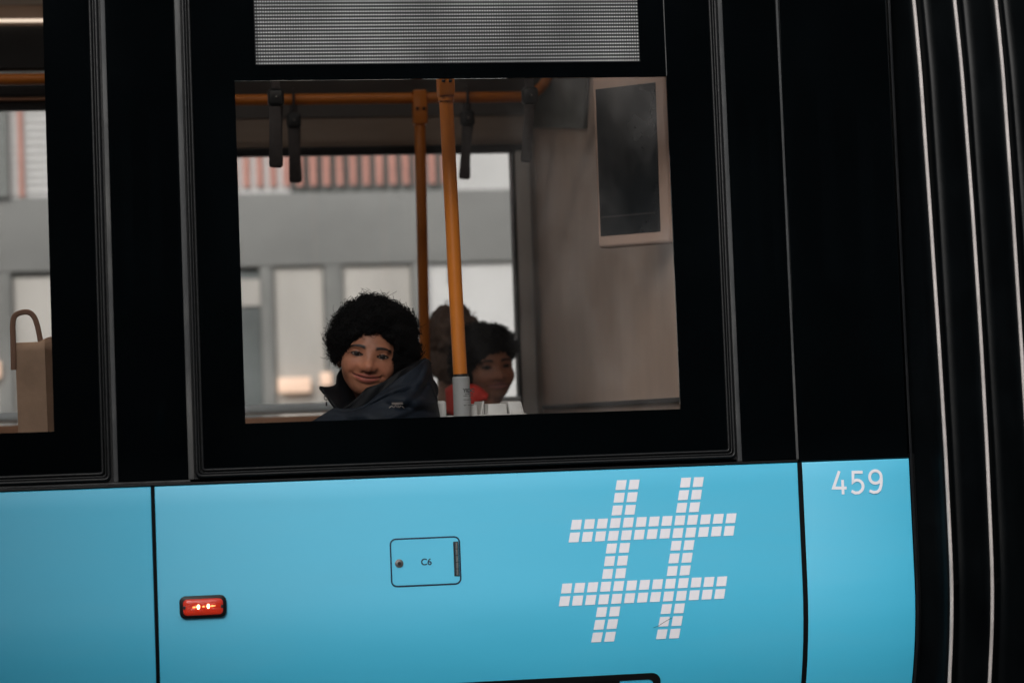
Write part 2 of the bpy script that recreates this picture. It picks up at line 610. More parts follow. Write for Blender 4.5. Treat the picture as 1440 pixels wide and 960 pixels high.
b.build('post', M['concrete_dark'], bld)
b = MB()
b.box((-7.2, 8.8, 5.2), (9.2, 13.2, 5.4), 0.02)
b.build('roof', M['concrete_dark'], bld)

# dark brick terrace across the street, behind the camera (mirrored in the black glass)
terr = thing('brick_building', (2, -17, 0), 'dark brick terrace facing the tram across the street, mirrored in its black glass', 'building')
b = MB()
b.box((-34, -28, 0), (40, -17, 6.9))
b.build('wall', M['brick'], terr)
b = MB()
b.box((-34.3, -28.3, 6.9), (40.3, -16.8, 7.1), 0.03)
b.build('roof', M['skirt'], terr)
for fl in range(2):
    for k in range(18):
        x = -31 + k * 4.0
        b = MB()
        b.box((x, -16.99, 0.9 + fl * 2.8), (x + 1.6, -16.95, 2.7 + fl * 2.8))
        b.build('window', M['win_dark'], terr)

# added sky blocker, out of view on the left: it shades the left end of the side
blk = thing('sky_blocker', (-2.6, -1.7, 0), 'dark roofed blocker added out of view to keep sky light off the left end of the tram', 'light_blocker')
b = MB()
b.box((-4.6, -2.9, 2.75), (-0.95, -0.75, 2.87), 0.02)
b.build('roof', M['skirt'], blk, smooth=SM)
for x, y in ((-4.5, -2.8), (-1.05, -2.8), (-4.5, -0.9), (-1.05, -0.9)):
    b = MB()
    b.box((x - 0.05, y - 0.05, 0), (x + 0.05, y + 0.05, 2.748), 0.008)
    b.build('post', M['skirt'], blk, smooth=SM)
b = MB()
b.box((-4.44, -2.83, 0.15), (-1.11, -2.77, 2.6))
b.build('back_panel', M['skirt'], blk)
b = MB()
b.box((-1.09, -2.74, 0.15), (-1.01, -0.96, 2.7))
b.build('side_panel', M['skirt'], blk)

# ================================================================== TRAM
tram = thing('tram', (0.8, 1.2, 0), 'blue and black articulated tram with side windows and a ribbed bellows', 'tram')
BELT = 1.377


def panel(name, x0, x1, z0, z1, m, parent=tram, off=0.0, thick=0.03, nz=24, bevel=0.0025, nx=1):
    zs = [z0 + (z1 - z0) * i / nz for i in range(nz + 1)]
    b = MB()
    b2 = bmesh.new()
    F = [[b2.verts.new(W(x, z, off)) for x in (x0, x1)] for z in zs]
    B = [[b2.verts.new(W(x, z, off - thick)) for x in (x0, x1)] for z in zs]
    for i in range(nz):
        b2.faces.new((F[i][0], F[i][1], F[i + 1][1], F[i + 1][0]))
        b2.faces.new((B[i][1], B[i][0], B[i + 1][0], B[i + 1][1]))
        b2.faces.new((F[i][0], F[i + 1][0], B[i + 1][0], B[i][0]))
        b2.faces.new((F[i + 1][1], F[i][1], B[i][1], B[i + 1][1]))
    b2.faces.new((F[0][1], F[0][0], B[0][0], B[0][1]))
    b2.faces.new((F[nz][0], F[nz][1], B[nz][1], B[nz][0]))
    bmesh.ops.recalc_face_normals(b2, faces=b2.faces[:])
    if bevel:
        ed = [e for e in b2.edges if e.is_manifold and e.calc_face_angle(0) > R(50) and
              all(abs(v.co.y - Yp(v.co.z) + off) < 1e-4 for v in e.verts)]
        bmesh.ops.bevel(b2, geom=ed, offset=bevel, segments=3, affect='EDGES', profile=0.5)
    b.add(b2)
    return b.build(name, m, parent, smooth=R(30), recalc=True)


# dark carrier behind all panels (the gaps show it)
b = MB()
zs = [0.30 + (BELT + 0.01 - 0.30) * i / 20 for i in range(21)]
b.grid([[W(-3.0, z, -0.028), W(1.80, z, -0.028)] for z in zs])
b.build('under_panel', M['gap'], tram, smooth=True)

# lower blue panels
panel('lower_panel', -3.0, 0.0855, 0.32, BELT, M['blue'])
panel('lower_panel', 0.0935, 1.5175, 0.32, BELT, M['blue'])
panel('lower_panel', 1.5275, 1.7780, 0.32, BELT, M['blue'])

panel('joint_seal', 0.0850, 0.0940, 0.32, BELT, M['gap'], off=-0.0025, thick=0.02, bevel=0)
panel('joint_seal', 1.5170, 1.5285, 0.32, BELT, M['gap'], off=-0.0008, thick=0.02, bevel=0)

# black upper fascia strips between the windows
TOP = 2.78
panel('fascia_panel', 0.018, 0.166, 1.3895, TOP, M['black_glass'], nz=8)
panel('fascia_panel', 1.3915, 1.5155, 1.3845, TOP, M['black_glass'], nz=8)
panel('fascia_panel', 1.5220, 1.7760, 1.3790, TOP, M['black_glass'], nz=8)
panel('seal_strip', 1.5160, 1.5215, 1.3845, TOP, M['seal'], nz=8, off=-0.001, thick=0.02, bevel=0.001)
panel('seal_strip', 0.0075, 0.0175, 1.3895, TOP, M['seal'], nz=8, off=-0.0015, thick=0.02, bevel=0.001)
panel('seal_strip', 0.1665, 0.1785, 1.3895, TOP, M['seal'], nz=8, off=-0.0015, thick=0.02, bevel=0.001)
panel('seal_strip', 1.3805, 1.3910, 1.3845, TOP, M['seal'], nz=8, off=-0.0015, thick=0.02, bevel=0.001)
panel('belt_trim', -3.0, 1.519, 1.3785, 1.3835, M['rubber'], nz=1, off=0.001, thick=0.02, bevel=0.0012)
panel('belt_trim', -3.0, 0.170, 1.3842, 1.3888, M['seal'], nz=1, off=-0.002, thick=0.02, bevel=0.001)
# rounded dark end edge beside the bellows
b = MB()
zs = [0.4 + 2.4 * i / 30 for i in range(31)]
rows = []
for k in range(7):
    a = R(90 * k / 6)
    rows.append([Vector((1.7800 + 0.017 * math.sin(a), Yp(z) - 0.0005 + 0.06 * (1 - math.cos(a)), z)) for z in zs])
rows.append([Vector((1.80, Yp(z) + 0.2, z)) for z in zs])
b.grid(rows)
edge = b.build('end_edge_profile', M['seal'], tram, smooth=True)
edge.data.materials.clear()
edge.data.materials.append(mat('end_edge_rubber', (0.011, 0.012, 0.014), 0.5, 0.5, var=0.3, vscale=10, dust=0.10))


def sheet_with_holes(name, xs, zs, holes, m, parent, off):
    """flat sheet following the side, cells listed in holes left out"""
    b = MB()
    vs = {}

    def v(i, j):
        if (i, j) not in vs:
            vs[i, j] = b.bm.verts.new(W(xs[i], zs[j], off))
        return vs[i, j]
    for i in range(len(xs) - 1):
        for j in range(len(zs) - 1):
            if (i, j) in holes:
                continue
            b.bm.faces.new((v(i, j), v(i + 1, j), v(i + 1, j + 1), v(i, j + 1)))
    # rim of the holes gets the thickness of the glass
    bm = b.bm
    r = bmesh.ops.extrude_face_region(bm, geom=bm.faces[:])
    for g_ in r['geom']:
        if isinstance(g_, bmesh.types.BMVert):
            g_.co.y += 0.006
    return b.build(name, m, parent)


def gasket(x0, x1, z0, z1, parent):
    """black rubber window gasket: two beads with mitred corners"""
    b = MB()
    r = 0.012
    for ins, rad, off in ((0.0, 0.0032, 0.002), (-0.0065, 0.0022, 0.001), (-0.0125, 0.0042, 0.0015)):
        o = rrect(x0 + ins, x1 - ins, z0 + ins, z1 - ins, 0.006 - ins * 0.3, 4)
        b.tube([W(x, z, off) for x, z in o], rad, 8, closed=True)
    return b.build('gasket', M['rubber'], parent, smooth=True)


def backing(x0, x1, z0, z1, ww, parent):
    b = MB()
    b.grid([[W(x, z, -0.004) for x in (x0 - ww, x1 + ww)] for z in (z0 - ww, z1 + ww)])
    return b


# main window: black printed border, clear pane, gasket; destination display behind a second clear field
win = sheet_with_holes('window', [0.197, 0.2915, 0.337, 1.1955, 1.2545, 1.361], [1.4085, 1.5055, 2.2500, 2.2845, 2.52, TOP],
                       {(1, 1), (2, 1), (3, 1), (2, 3)}, M['black_glass'], tram, 0.0)
b = MB()
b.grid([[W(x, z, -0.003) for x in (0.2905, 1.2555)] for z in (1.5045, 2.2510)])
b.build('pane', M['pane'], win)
b = MB()
b.grid([[W(x, z, -0.003) for x in (0.336, 1.1965)] for z in (2.2835, 2.521)])
b.build('display_pane', M['far_pane'], win)
gasket(0.197, 1.361, 1.4085, TOP - 0.01, win)
panel('seam_line', 1.2542, 1.2562, 2.2520, TOP, M['seal'], win, off=0.0006, thick=0.003, nz=4, bevel=0)
panel('rubber_bed', 0.179, 0.1975, 1.3895, TOP, M['rubber'], win, off=-0.005, thick=0.01, nz=4, bevel=0)
panel('rubber_bed', 1.3605, 1.3800, 1.3895, TOP, M['rubber'], win, off=-0.005, thick=0.01, nz=4, bevel=0)
panel('rubber_bed', 0.1975, 1.3605, 1.3895, 1.409, M['rubber'], win, off=-0.005, thick=0.01, nz=1, bevel=0)

b = MB()
b.box((0.30, 0.058, 2.262), (1.24, 0.075, 2.53))
b.build('destination_display', M['disp'], tram)

# left window
lw = sheet_with_holes('window', [-1.45, -1.35, -0.1145, -0.0145], [1.4085, 1.5020, 2.56, TOP], {(1, 1)}, M['black_glass'], tram, 0.0)
b = MB()
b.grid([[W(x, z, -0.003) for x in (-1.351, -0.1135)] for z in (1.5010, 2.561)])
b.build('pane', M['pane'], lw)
gasket(-1.45, -0.0145, 1.4085, TOP - 0.01, lw)
panel('rubber_bed', -0.0150, 0.0070, 1.3895, TOP, M['rubber'], lw, off=-0.005, thick=0.01, nz=4, bevel=0)
panel('rubber_bed', -1.47, -0.0150, 1.3895, 1.409, M['rubber'], lw, off=-0.005, thick=0.01, nz=1, bevel=0)
panel('fascia_panel', -3.0, -1.472, 1.3895, TOP, M['black_glass'], nz=8)


# small lettering on the glass above the pole collar
def text_mesh(s, size, loc, xdir, zdir, bold=0.0, shear=0.0):
    c = bpy.data.curves.new('lettering', 'FONT')
    c.body = s
    c.size = size
    c.offset = bold
    c.align_x = 'CENTER'
    c.align_y = 'CENTER'
    c.shear = shear
    o = bpy.data.objects.new('lettering', c)
    col.objects.link(o)
    dg = bpy.context.evaluated_depsgraph_get()
    me = bpy.data.meshes.new_from_object(o.evaluated_get(dg))
    bpy.data.objects.remove(o)
    bpy.data.curves.remove(c)
    xd, zd = Vector(xdir).normalized(), Vector(zdir).normalized()
    for v in me.vertices:
        v.co = Vector(loc) + xd * v.co.x + zd * v.co.y
    return me


lt = bpy.data.meshes.new('pane_lettering')
bmt = bmesh.new()
p0 = at(659, 549, 0.0)


def add_line(s, size, dx, dz, bold=0.0):
    me = text_mesh(s, size, W(p0.x + dx, p0.z + dz, 0.0005), (1, 0, 0), (0, 0.03, 1), bold)
    bmt.from_mesh(me)
    bpy.data.meshes.remove(me)


add_line('YIDC', 0.0105, 0.002, 0.0, 0.0006)
for i, dz in enumerate((-0.0082, -0.0122, -0.0205, -0.0325)):
    for k in range(7):
        x0 = p0.x - 0.010 + k * 0.0032
        if (i * 5 + k * 3) % 7 == 0:
            continue
        z = p0.z + dz
        vs = [bmt.verts.new(W(x, zz, 0.0005)) for x, zz in ((x0, z), (x0 + 0.0024, z), (x0 + 0.0024, z + 0.0016), (x0, z + 0.0016))]
        bmt.faces.new(vs)
bmt.to_mesh(lt)
bmt.free()
link('pane_lettering', lt, M['black_ink'], win)


# ------------------------------------------------------------------ markings and fittings on the blue side
b = MB()
SX, SZ, PXH, PZH = 0.0222, 0.0213, 0.0292, 0.02765
for r_ in range(13):
    bar = r_ in (3, 4, 8, 9)
    for c_ in range(13):
        if not (bar or c_ in (3, 4, 8, 9)):
            continue
        z1 = 1.353 - r_ * PZH
        z0 = z1 - SZ
        sh = lambda z: -0.199 * (1.353 - z)
        xa = 1.1035 - 3 * PXH + c_ * PXH
        jx = random.uniform(-0.0003, 0.0003)
        pts = [(xa + sh(z0) + jx, z0), (xa + SX + sh(z0) + jx, z0), (xa + SX + sh(z1), z1), (xa + sh(z1), z1)]
        vs = [b.bm.verts.new(W(x, z, 0.0012)) for x, z in pts]
        b.bm.faces.new(vs)
b.build('hash_emblem', M['white_film'], tram)

# fleet number 459: strokes as ribbons
def ribbon(b, pts, w, off, closed=False):
    """flat stroke of width w along pts in wall coordinates, one strip, mitred"""
    n = len(pts)
    L, Rr = [], []
    for i in range(n):
        p = Vector(pts[i]).to_2d()
        a = Vector(pts[i - 1]).to_2d() if (i > 0 or closed) else None
        c = Vector(pts[(i + 1) % n]).to_2d() if (i < n - 1 or closed) else None
        if a is None:
            t = (c - p).normalized()
            nn, k = Vector((-t.y, t.x)), 1
        elif c is None:
            t = (p - a).normalized()
            nn, k = Vector((-t.y, t.x)), 1
        else:
            t1, t2 = (p - a).normalized(), (c - p).normalized()
            n1, n2 = Vector((-t1.y, t1.x)), Vector((-t2.y, t2.x))
            nn = (n1 + n2).normalized()
            k = 1 / max(0.45, nn.dot(n1))
        L.append(b.bm.verts.new(W(*(p + nn * k * w / 2), off)))
        Rr.append(b.bm.verts.new(W(*(p - nn * k * w / 2), off)))
    for i in range(n if closed else n - 1):
        j = (i + 1) % n
        b.bm.faces.new((L[i], L[j], Rr[j], Rr[i]))


def NB(px, py):   # enlarged photograph of the number -> wall coordinates
    q = at(1150 + px / 12, 640 + py / 12, 0.005)
    return (q.x, q.z)


def arc(cx, cy, rx, ry, a0, a1, n=14):
    return [(cx + rx * math.cos(R(a0 + (a1 - a0) * k / n)), cy - ry * math.sin(R(a0 + (a1 - a0) * k / n))) for k in range(n + 1)]


wn = 0.0065
b = MB()
for i, st in enumerate(([(362, 264), (262, 548), (484, 548)], [(414, 412), (424, 655)],
                        [(755, 282), (592, 282), (590, 446)] + arc(660, 520, 100, 105, 128, -60, 14) + [(690, 626), (630, 632), (565, 600)],
                        [*arc(968, 362, 98, 105, 0, 360, 24)[:-1]],
                        [(1066, 372), (1068, 430), (1062, 500)] + [(1040, 575), (1000, 612), (940, 622), (866, 596)])):
    ribbon(b, [NB(*p) for p in st], wn if i != 1 else wn * 0.95, 0.0012 + 0.0004 * i, closed=(i == 3))
b.build('fleet_number', M['white_film'], tram)

# hairline scratch across the emblem
b = MB()
sp_ = [(919, 882), (926, 879.5), (934, 874), (940, 870.5), (945, 868)]
ribbon(b, [(at(x, y, 0.0).x, at(x, y, 0.0).z) for x, y in sp_], 0.0009, 0.0019)
b.build('scratch', M['dark_steel'], tram)

# service hatch C6
hx0, hx1, hz0, hz1 = 0.596, 0.7475, 1.1415, 1.2440
o = rrect(hx0, hx1, hz0, hz1, 0.012)
b = MB()
b.tube([W(x, z, 0.0000) for x, z in o], 0.0018, 6, closed=True)
oi = rrect(hx0 + 0.0022, hx1 - 0.0022, hz0 + 0.0022, hz1 - 0.0022, 0.010)
bl = MB()
bl.prism([W(x, z, 0.0018) for x, z in oi], (0, 0.0012, 0))
hatch = bl.build('service_hatch', M['blue'], tram, smooth=SM)
b.build('rubber_seal', M['ink'], hatch, smooth=True)
b = MB()
cx = 0.7405
zs = [1.160 + (1.232 - 1.160) * k / 5 for k in range(6)]
for k in range(5):
    b.tube([W(cx, zs[k] + 0.0006, 0.0045), W(cx, zs[k + 1] - 0.0006, 0.0045)], 0.0034, 12)
b.build('hinge', M['steel'], hatch, smooth=SM)
b = MB()
b.prism([W(x, z, 0.0034) for x, z in ((cx - 0.0072, 1.1585), (cx + 0.0042, 1.1585), (cx + 0.0042, 1.2335), (cx - 0.0072, 1.2335))], (0, 0.0014, 0))
b.build('hinge_leaf', M['dark_steel'], hatch)
b = MB()
lc = (0.6135, 1.1915)
for rr, o0, o1 in ((0.0092, 0.0018, 0.0042), (0.0064, 0.0040, 0.0054)):
    ring = [W(lc[0] + rr * math.cos(2 * math.pi * k / 28), lc[1] + rr * math.sin(2 * math.pi * k / 28), o1) for k in range(28)]
    b.prism(ring, (0, o1 - o0, 0), bevel=0.0006)
b.build('lock', mat('lock_metal', (0.16, 0.16, 0.16), 0.5, metal=0.7, var=0.3, vscale=80), hatch, smooth=SM)
b = MB()
b.prism([W(lc[0] + 0.0040 * math.cos(2 * math.pi * k / 12), lc[1] + 0.0040 * math.sin(2 * math.pi * k / 12), 0.0062) for k in range(12)], (0, 0.0005, 0))
b.build('keyhole', M['black_ink'], hatch)
link('hatch_lettering', text_mesh('C6', 0.0200, W(0.673, 1.1915, 0.0022), (1, 0, 0), (0, 0.03, 1), 0.0004), M['ink'], hatch)

# red side marker lamp
mx0, mx1, mz0, mz1 = 0.1385, 0.2385, 1.0935, 1.1415
b = MB()
b.prism([W(x, z, 0.009) for x, z in rrect(mx0, mx1, mz0, mz1, 0.013)], (0, 0.010, 0), bevel=0.0025)
lampo = b.build('marker_lamp', M['rubber'], tram, smooth=SM)
b2 = bmesh.new()
rows = []
oo = rrect(mx0 + 0.0075, mx1 - 0.0075, mz0 + 0.0065, mz1 - 0.0065, 0.009, 5)
cxm, czm = (mx0 + mx1) / 2, (mz0 + mz1) / 2
for s_, h_ in ((1.0, 0.0085), (0.99, 0.0115), (0.94, 0.0142), (0.80, 0.0158), (0.5, 0.0165), (0.15, 0.0168)):
    rows.append([W(cxm + (x - cxm) * s_, czm + (z - czm) * s_, h_) for x, z in oo])
for r_ in rows:
    r_.append(r_[0])
b = MB()
b.grid(rows)
b.bm.faces.new([b.bm.verts.new(p) for p in rows[-1][:-1]])
bmesh.ops.remove_doubles(b.bm, verts=b.bm.verts[:], dist=1e-5)
b.build('lens', M['lens'], lampo, smooth=True)
for dx in (-0.0103, 0.0108):
    b = MB()
    bmesh.ops.create_icosphere(b.bm, subdivisions=2, radius=0.0035, matrix=Matrix.Translation(W(cxm + dx, czm + 0.0012 + dx * 0.03, 0.0172)) @ Matrix.Diagonal((0.85, 0.45, 1.35, 1)))
    b.build('led', M['led'], lampo, smooth=True)
for dx, rr in ((-0.0195, 0.0024), (0.0006, 0.0022), (0.0195, 0.0024), (-0.016, .0016), (0.024, .0014)):
    b = MB()
    bmesh.ops.create_icosphere(b.bm, subdivisions=2, radius=rr, matrix=Matrix.Translation(W(cxm + dx, czm + 0.0012 + dx * 0.03, 0.0166)) @ Matrix.Diagonal((1.5, 0.5, 0.7, 1)))
    b.build('led_glow', M['led_side'], lampo, smooth=True)
for dx in (-0.0385, 0.0385):
    b = MB()
    b.prism([W(cxm + dx + 0.0043 * math.cos(2 * math.pi * k / 16), czm + 0.0043 * math.sin(2 * math.pi * k / 16), 0.0148) for k in range(16)], (0, 0.003, 0), bevel=0.0006)
    b.prism([W(cxm + dx + 0.0018 * math.cos(2 * math.pi * k / 10), czm + 0.0018 * math.sin(2 * math.pi * k / 10), 0.0156) for k in range(10)], (0, 0.001, 0))
    b.build('screw', M['dark_steel'], lampo)

# access flap at the bottom edge of the picture: black rubber surround with a blue door inside
oo = rrect(0.42, 1.1910, 0.46, 0.9245, 0.020)
oi = rrect(0.444, 1.1750, 0.476, 0.9105, 0.012)
b = MB()
n_ = len(oo)
Vo = [b.bm.verts.new(W(x, z, 0.0045)) for x, z in oo]
Vi = [b.bm.verts.new(W(x, z, 0.0045)) for x, z in oi]
Vo2 = [b.bm.verts.new(W(x, z, -0.002)) for x, z in oo]
for k in range(n_):
    j = (k + 1) % n_
    b.bm.faces.new((Vo[k], Vo[j], Vi[j], Vi[k]))
    b.bm.faces.new((Vo2[k], Vo2[j], Vo[j], Vo[k]))
flap = b.build('access_flap', M['rubber'], tram, smooth=SM)
zs = [0.476 + (0.9105 - 0.476) * k / 10 for k in range(11)]
b = MB()
b.grid([[W(x, z, 0.0022) for x in (1.10, 1.177)] for z in zs])
b.build('flap_door', M['blue'], flap, smooth=True)
b = MB()
b.grid([[W(x, z, 0.0025) for x in (0.44, 1.0985)] for z in zs])
b.build('flap_grille', M['rubber'], flap, smooth=True)

# ------------------------------------------------------------------ bellows
RIB = [(2.90, 0.13), (2.60, 0.082), (2.42, 0.047), (2.255, 0.020), (1.93, -0.010), (1.637, -0.031), (1.382, -0.044), (1.15, -0.049), (1.096, -0.048), (1.03, -0.041), (0.965, -0.030), (0.87, -0.006), (0.45, 0.06)]
RZ = np.array([a for a, _ in RIB][::-1])
RY = np.array([c for _, c in RIB][::-1])


def Yrib(z):
    return float(np.interp(z, RZ, RY))


zs = [0.45 + (2.9 - 0.45) * k / 70 for k in range(71)]
zk = np.array(zs)
ky = np.array([Yrib(z) for z in zs])
ky = np.convolve(np.pad(ky, 1, mode='edge'), [0.25, 0.5, 0.25], 'valid')
ribX = [1.845 + 0.0975 * k for k in range(8)]
plan = [(1.781, 0.13), (1.800, 0.090), (1.825, 0.055)]
for k, X in enumerate(ribX):
    plan += [(X - 0.011, 0.020), (X - 0.006, 0.005), (X, 0.0), (X + 0.006, 0.004), (X + 0.014, 0.018), (X + 0.030, 0.052), (X + 0.046, 0.078), (X + 0.053, 0.080), (X + 0.066, 0.065)]
b = MB()
b.grid([[Vector((x + 0.0015 * math.sin(3.1 * z + x * 40), ky[i] + d * (1.0 + 0.05 * math.sin(2 * z + 9 * x)), z)) for x, d in plan] for i, z in enumerate(zs)])
bel = b.build('bellows', M['bellows'], tram, smooth=True)
for X in ribX:
    b = MB()
    b.tube([Vector((X + 0.0015 * math.sin(3.1 * z + X * 40), ky[i] - 0.003, z)) for i, z in enumerate(zs)], 0.0043, 8)
    b.build('piping', M['piping'], bel, smooth=True)
for k, X in enumerate(ribX[:-1]):
    b = MB()
    b.grid([[Vector((X + dx, Yrib(z) + d - 0.0025, z)) for dx, d in ((0.010, 0.012), (0.030, 0.052), (0.046, 0.078))] for z in (1.088, 1.094, 1.100)])
    b.build('stitched_seam', M['rubber'], bel)

# next section beyond the bellows (outside the picture) and the closed body of the car
b = MB()
b.box((2.62, 0.03, 0.45), (5.0, 2.43, 2.9), 0.03)
b.build('rear_section', M['blue'], tram, smooth=SM)
b = MB()
b.box((-3.0, 0.10, 2.86), (2.62, 2.40, 3.05), 0.04)
b.build('roof', M['roof'], tram, smooth=SM)
b = MB()
b.box((-3.0, 0.06, 0.48), (2.62, 2.36, 0.545))
b.build('floor', M['floor'], tram)
b = MB()
b.box((-2.9, 0.12, 0.22), (1.7, 2.34, 0.478), 0.02)
b.build('underframe', M['skirt'], tram, smooth=SM)
for x in (-1.9, -0.2):
    for y in (0.28, 2.12):
        b = MB()
        b.tube([(x, y - 0.06, 0.30), (x, y + 0.06, 0.30)], 0.30, 40)
        b.build('wheel', M['tyre'], tram, smooth=SM)

# ------------------------------------------------------------------ interior shell
FW = 2.34          # inner face of the far wall
b = MB()
b.box((-3.0, 0.09, 2.82), (1.36, FW + 0.05, 2.855))
b.build('ceiling', M['ceiling'], tram)
b = MB()
b.box((-3.06, 0.04, 0.5), (-3.0, 2.40, 2.86))
b.build('end_wall', M['wall_grey'], tram)
# near inner lining with openings
b = MB()
xs = [-3.0, -1.38, -0.085, 0.26, 1.32, 1.79]
zz = [0.5, 1.475, 2.60, 2.83]
for i in range(5):
    for j in range(3):
        if j == 1 and i in (1, 3):
            continue
        zt = zz[j + 1]
        b.box((xs[i], 0.075, zz[j]), (xs[i + 1], 0.09, zt))
b.build('inner_lining', M['dark'], tram)
# far wall: body with two window openings
FX = [-3.0, -1.9, 0.10, 0.36, 1.297, 1.80]
zf0, zfA, zfB = 1.535, 2.498, 2.345
b = MB()
b.box((-3.0, FW, 0.5), (1.80, FW + 0.06, 1.500))
b.box((-3.0, FW, 1.500), (-1.9, FW + 0.06, 2.86))
b.box((0.10, FW, 1.500), (0.36, FW + 0.06, 2.86))
b.box((1.345, FW, 1.500), (1.80, FW + 0.06, 2.86))
b.box((-1.9, FW, zfA + .02), (0.10, FW + 0.06, 2.86))
b.box((0.36, FW, zfB + .02), (1.345, FW + 0.06, 2.86))
b.build('far_wall', M['wall_brown'], tram)
for x0, x1, zt in ((-1.9, 0.10, zfA), (0.36, 1.297, zfB)):
    b = MB()
    b.grid([[(x0, FW + 0.05, zf0 - .03), (x1 + .03, FW + 0.05, zf0 - .03)], [(x0, FW + 0.05, zt + .03), (x1 + .03, FW + 0.05, zt + .03)]])
    fwin = b.build('far_window', M['far_pane'], tram)
    b = MB()
    b.box((x0, FW - 0.012, zt - 0.004), (x1 + 0.04, FW + 0.03, zt + 0.022), 0.004)
    b.build('window_head', M['dark'], fwin, smooth=SM)
b = MB()
b.box((1.292, FW - 0.03, 1.500), (1.345, FW + 0.035, 2.345), 0.012)
b.build('window_post', M['frame'], tram, smooth=SM)
b = MB()
b.box((1.2845, FW - 0.032, 1.500), (1.2915, FW + 0.03, 2.345), 0.002)
b.build('window_seal', M['dark'], tram, smooth=SM)
for x0, x1 in ((-1.9, 0.10), (0.36, 1.285)):
    b = MB()
    b.tube([(x0, FW - 0.03, 1.549), (x1, FW - 0.03, 1.549)], 0.0165, 14)
    b.build('sill_rail', M['sill'], tram, smooth=SM)
b = MB()
b.box((-1.9, FW - 0.05, 1.3), (0.10, FW - 0.003, 1.526), 0.004)
b.box((0.36, FW - 0.05, 1.3), (1.285, FW - 0.003, 1.526), 0.004)
b.build('lower_trim', M['wood'], tram, smooth=SM)
# panels above the far windows: brown strip, then a cove leaning into the car
b = MB()
b.grid([[(x, FW - 0.004, 2.366) for x in (0.36, 1.80)], [(x, FW - 0.03, 2.452) for x in (0.36, 1.80)], [(x, FW - 0.033, 2.454) for x in (0.36, 1.80)]])
b.build('cove_panel', M['cove'], tram)
b = MB()
b.grid([[(x, FW - 0.038, 2.456) for x in (0.36, 1.80)], [(x, FW - 0.07, 2.51) for x in (0.36, 1.80)], [(x, FW - 0.22, 2.60) for x in (0.36, 1.80)], [(x, FW - 0.5, 2.80) for x in (0.36, 1.80)]])
b.build('cove_upper_panel', M['wall_grey'], tram)
b = MB()
b.box((-1.9, FW - 0.06, 2.528), (0.10, FW - 0.003, 2.60), 0.01)
b.build('blind_box', M['dark'], tram, smooth=SM)
b = MB()
b.box((-1.9, FW - 0.05, 2.520), (0.10, FW - 0.003, 2.5265), 0.001)
b.build('trim_strip', M['wood'], tram)
b = MB()
b.tube([(-1.9, FW - 0.06, 2.60), (0.10, FW - 0.06, 2.60)], 0.006, 8)
b.build('trim_strip', M['sill'], tram)
b = MB()
b.box((-1.9, FW - 0.04, 2.62), (0.10, FW - 0.003, 2.75))
b.build('cove_panel', M['dark'], tram)
b = MB()
b.tube([(-2.2, FW - 0.06, 2.762), (0.05, FW - 0.06, 2.762)], 0.0055, 10)
b.build('lamp_strip', M['lamp'], tram, smooth=True)
for y0, y1, es in ((0.22, 0.34, 6.0), (1.55, 1.67, 1.2)):  # added unseen fill strips; near row set to light the front pole
    b = MB()
    b.box((-2.6, y0, 2.812), (1.15, y1, 2.819))
    b.build('ceiling_fill', mat('ceiling_fill_emitter', (0.9, 0.9, 0.9), 0.4, emit=(1, 0.90, 0.80), estr=es), tram)

# partition at the bellows end with an information screen
PXW = 1.36
b = MB()
b.box((PXW, 0.09, 0.5), (PXW + 0.03, FW - 0.032, 2.82))
b.build('partition', M['wall_brown'], tram)
b = MB()
b.box((PXW - 0.012, 0.12, 1.522), (PXW - 0.001, 2.28, 1.534), 0.002)
b.build('partition_skirting', M['dark'], tram)
b = MB()
b.box((PXW - 0.004, 0.372, 1.535), (PXW - 0.0008, 0.392, 1.90))
b.build('panel_joint', M['dark'], tram)
def on_partition(px, py):
    d = CR * ((px - 720) / 3400) - CU * ((py - 480) / 3400) + CF
    k = (PXW - 0.001) / d.x
    return Vector((PXW - 0.001, -DIST + k * d.y, CAM_Z + k * d.z))


b = MB()
b.prism([on_partition(*p) for p in ((748, 180), (826, 181), (830, 95), (748, 95))], (-0.012, 0, 0), bevel=0.004)  # thin dark-green slab, outlined so its lower edge looks level in view
b.build('upper_dark_slab', mat('dark_green_slab', (0.10, 0.11, 0.10), 0.5, var=0.25, vscale=5), tram, smooth=SM)
pl, pr = at(836, 240, 0.56), at(940, 230, 0.42)
du = Vector((pr.x - pl.x, pr.y - pl.y, 0))
wd = du.length
du.normalize()
dn = Vector((-du.y, du.x, 0))
if dn.y > 0:
    dn = -dn


def screen_box(name, u0, u1, z0, z1, n0, n1, m, parent, bev):
    """box on the turned screen: u along its width, n towards the viewer"""
    b = MB()
    b.box((u0, -n1, z0), (u1, -n0, z1), bev, 3)
    o_ = Vector((pl.x, pl.y, 0))
    for v in b.bm.verts:
        v.co = o_ + du * v.co.x - dn * v.co.y + Vector((0, 0, v.co.z))
    return b.build(name, m, parent, smooth=SM)


scr = screen_box('information_screen', 0, wd, 1.905, 2.325, -0.05, 0.0, M['bezel'], tram, 0.010)
screen_box('display_glass', 0.012, wd - 0.028, 1.934, 2.294, -0.002, 0.0025, M['screen'], scr, 0.001)
screen_box('display_line', 0.016, wd - 0.040, 1.978, 1.982, 0.0022, 0.0032, M['dark'], scr, 0.0)
b = MB()
b.box((pr.x - 0.04, 0.50, 2.05), (PXW - 0.001, 0.56, 2.18), 0.008)
b.build('bracket', M['bezel'], scr, smooth=SM)

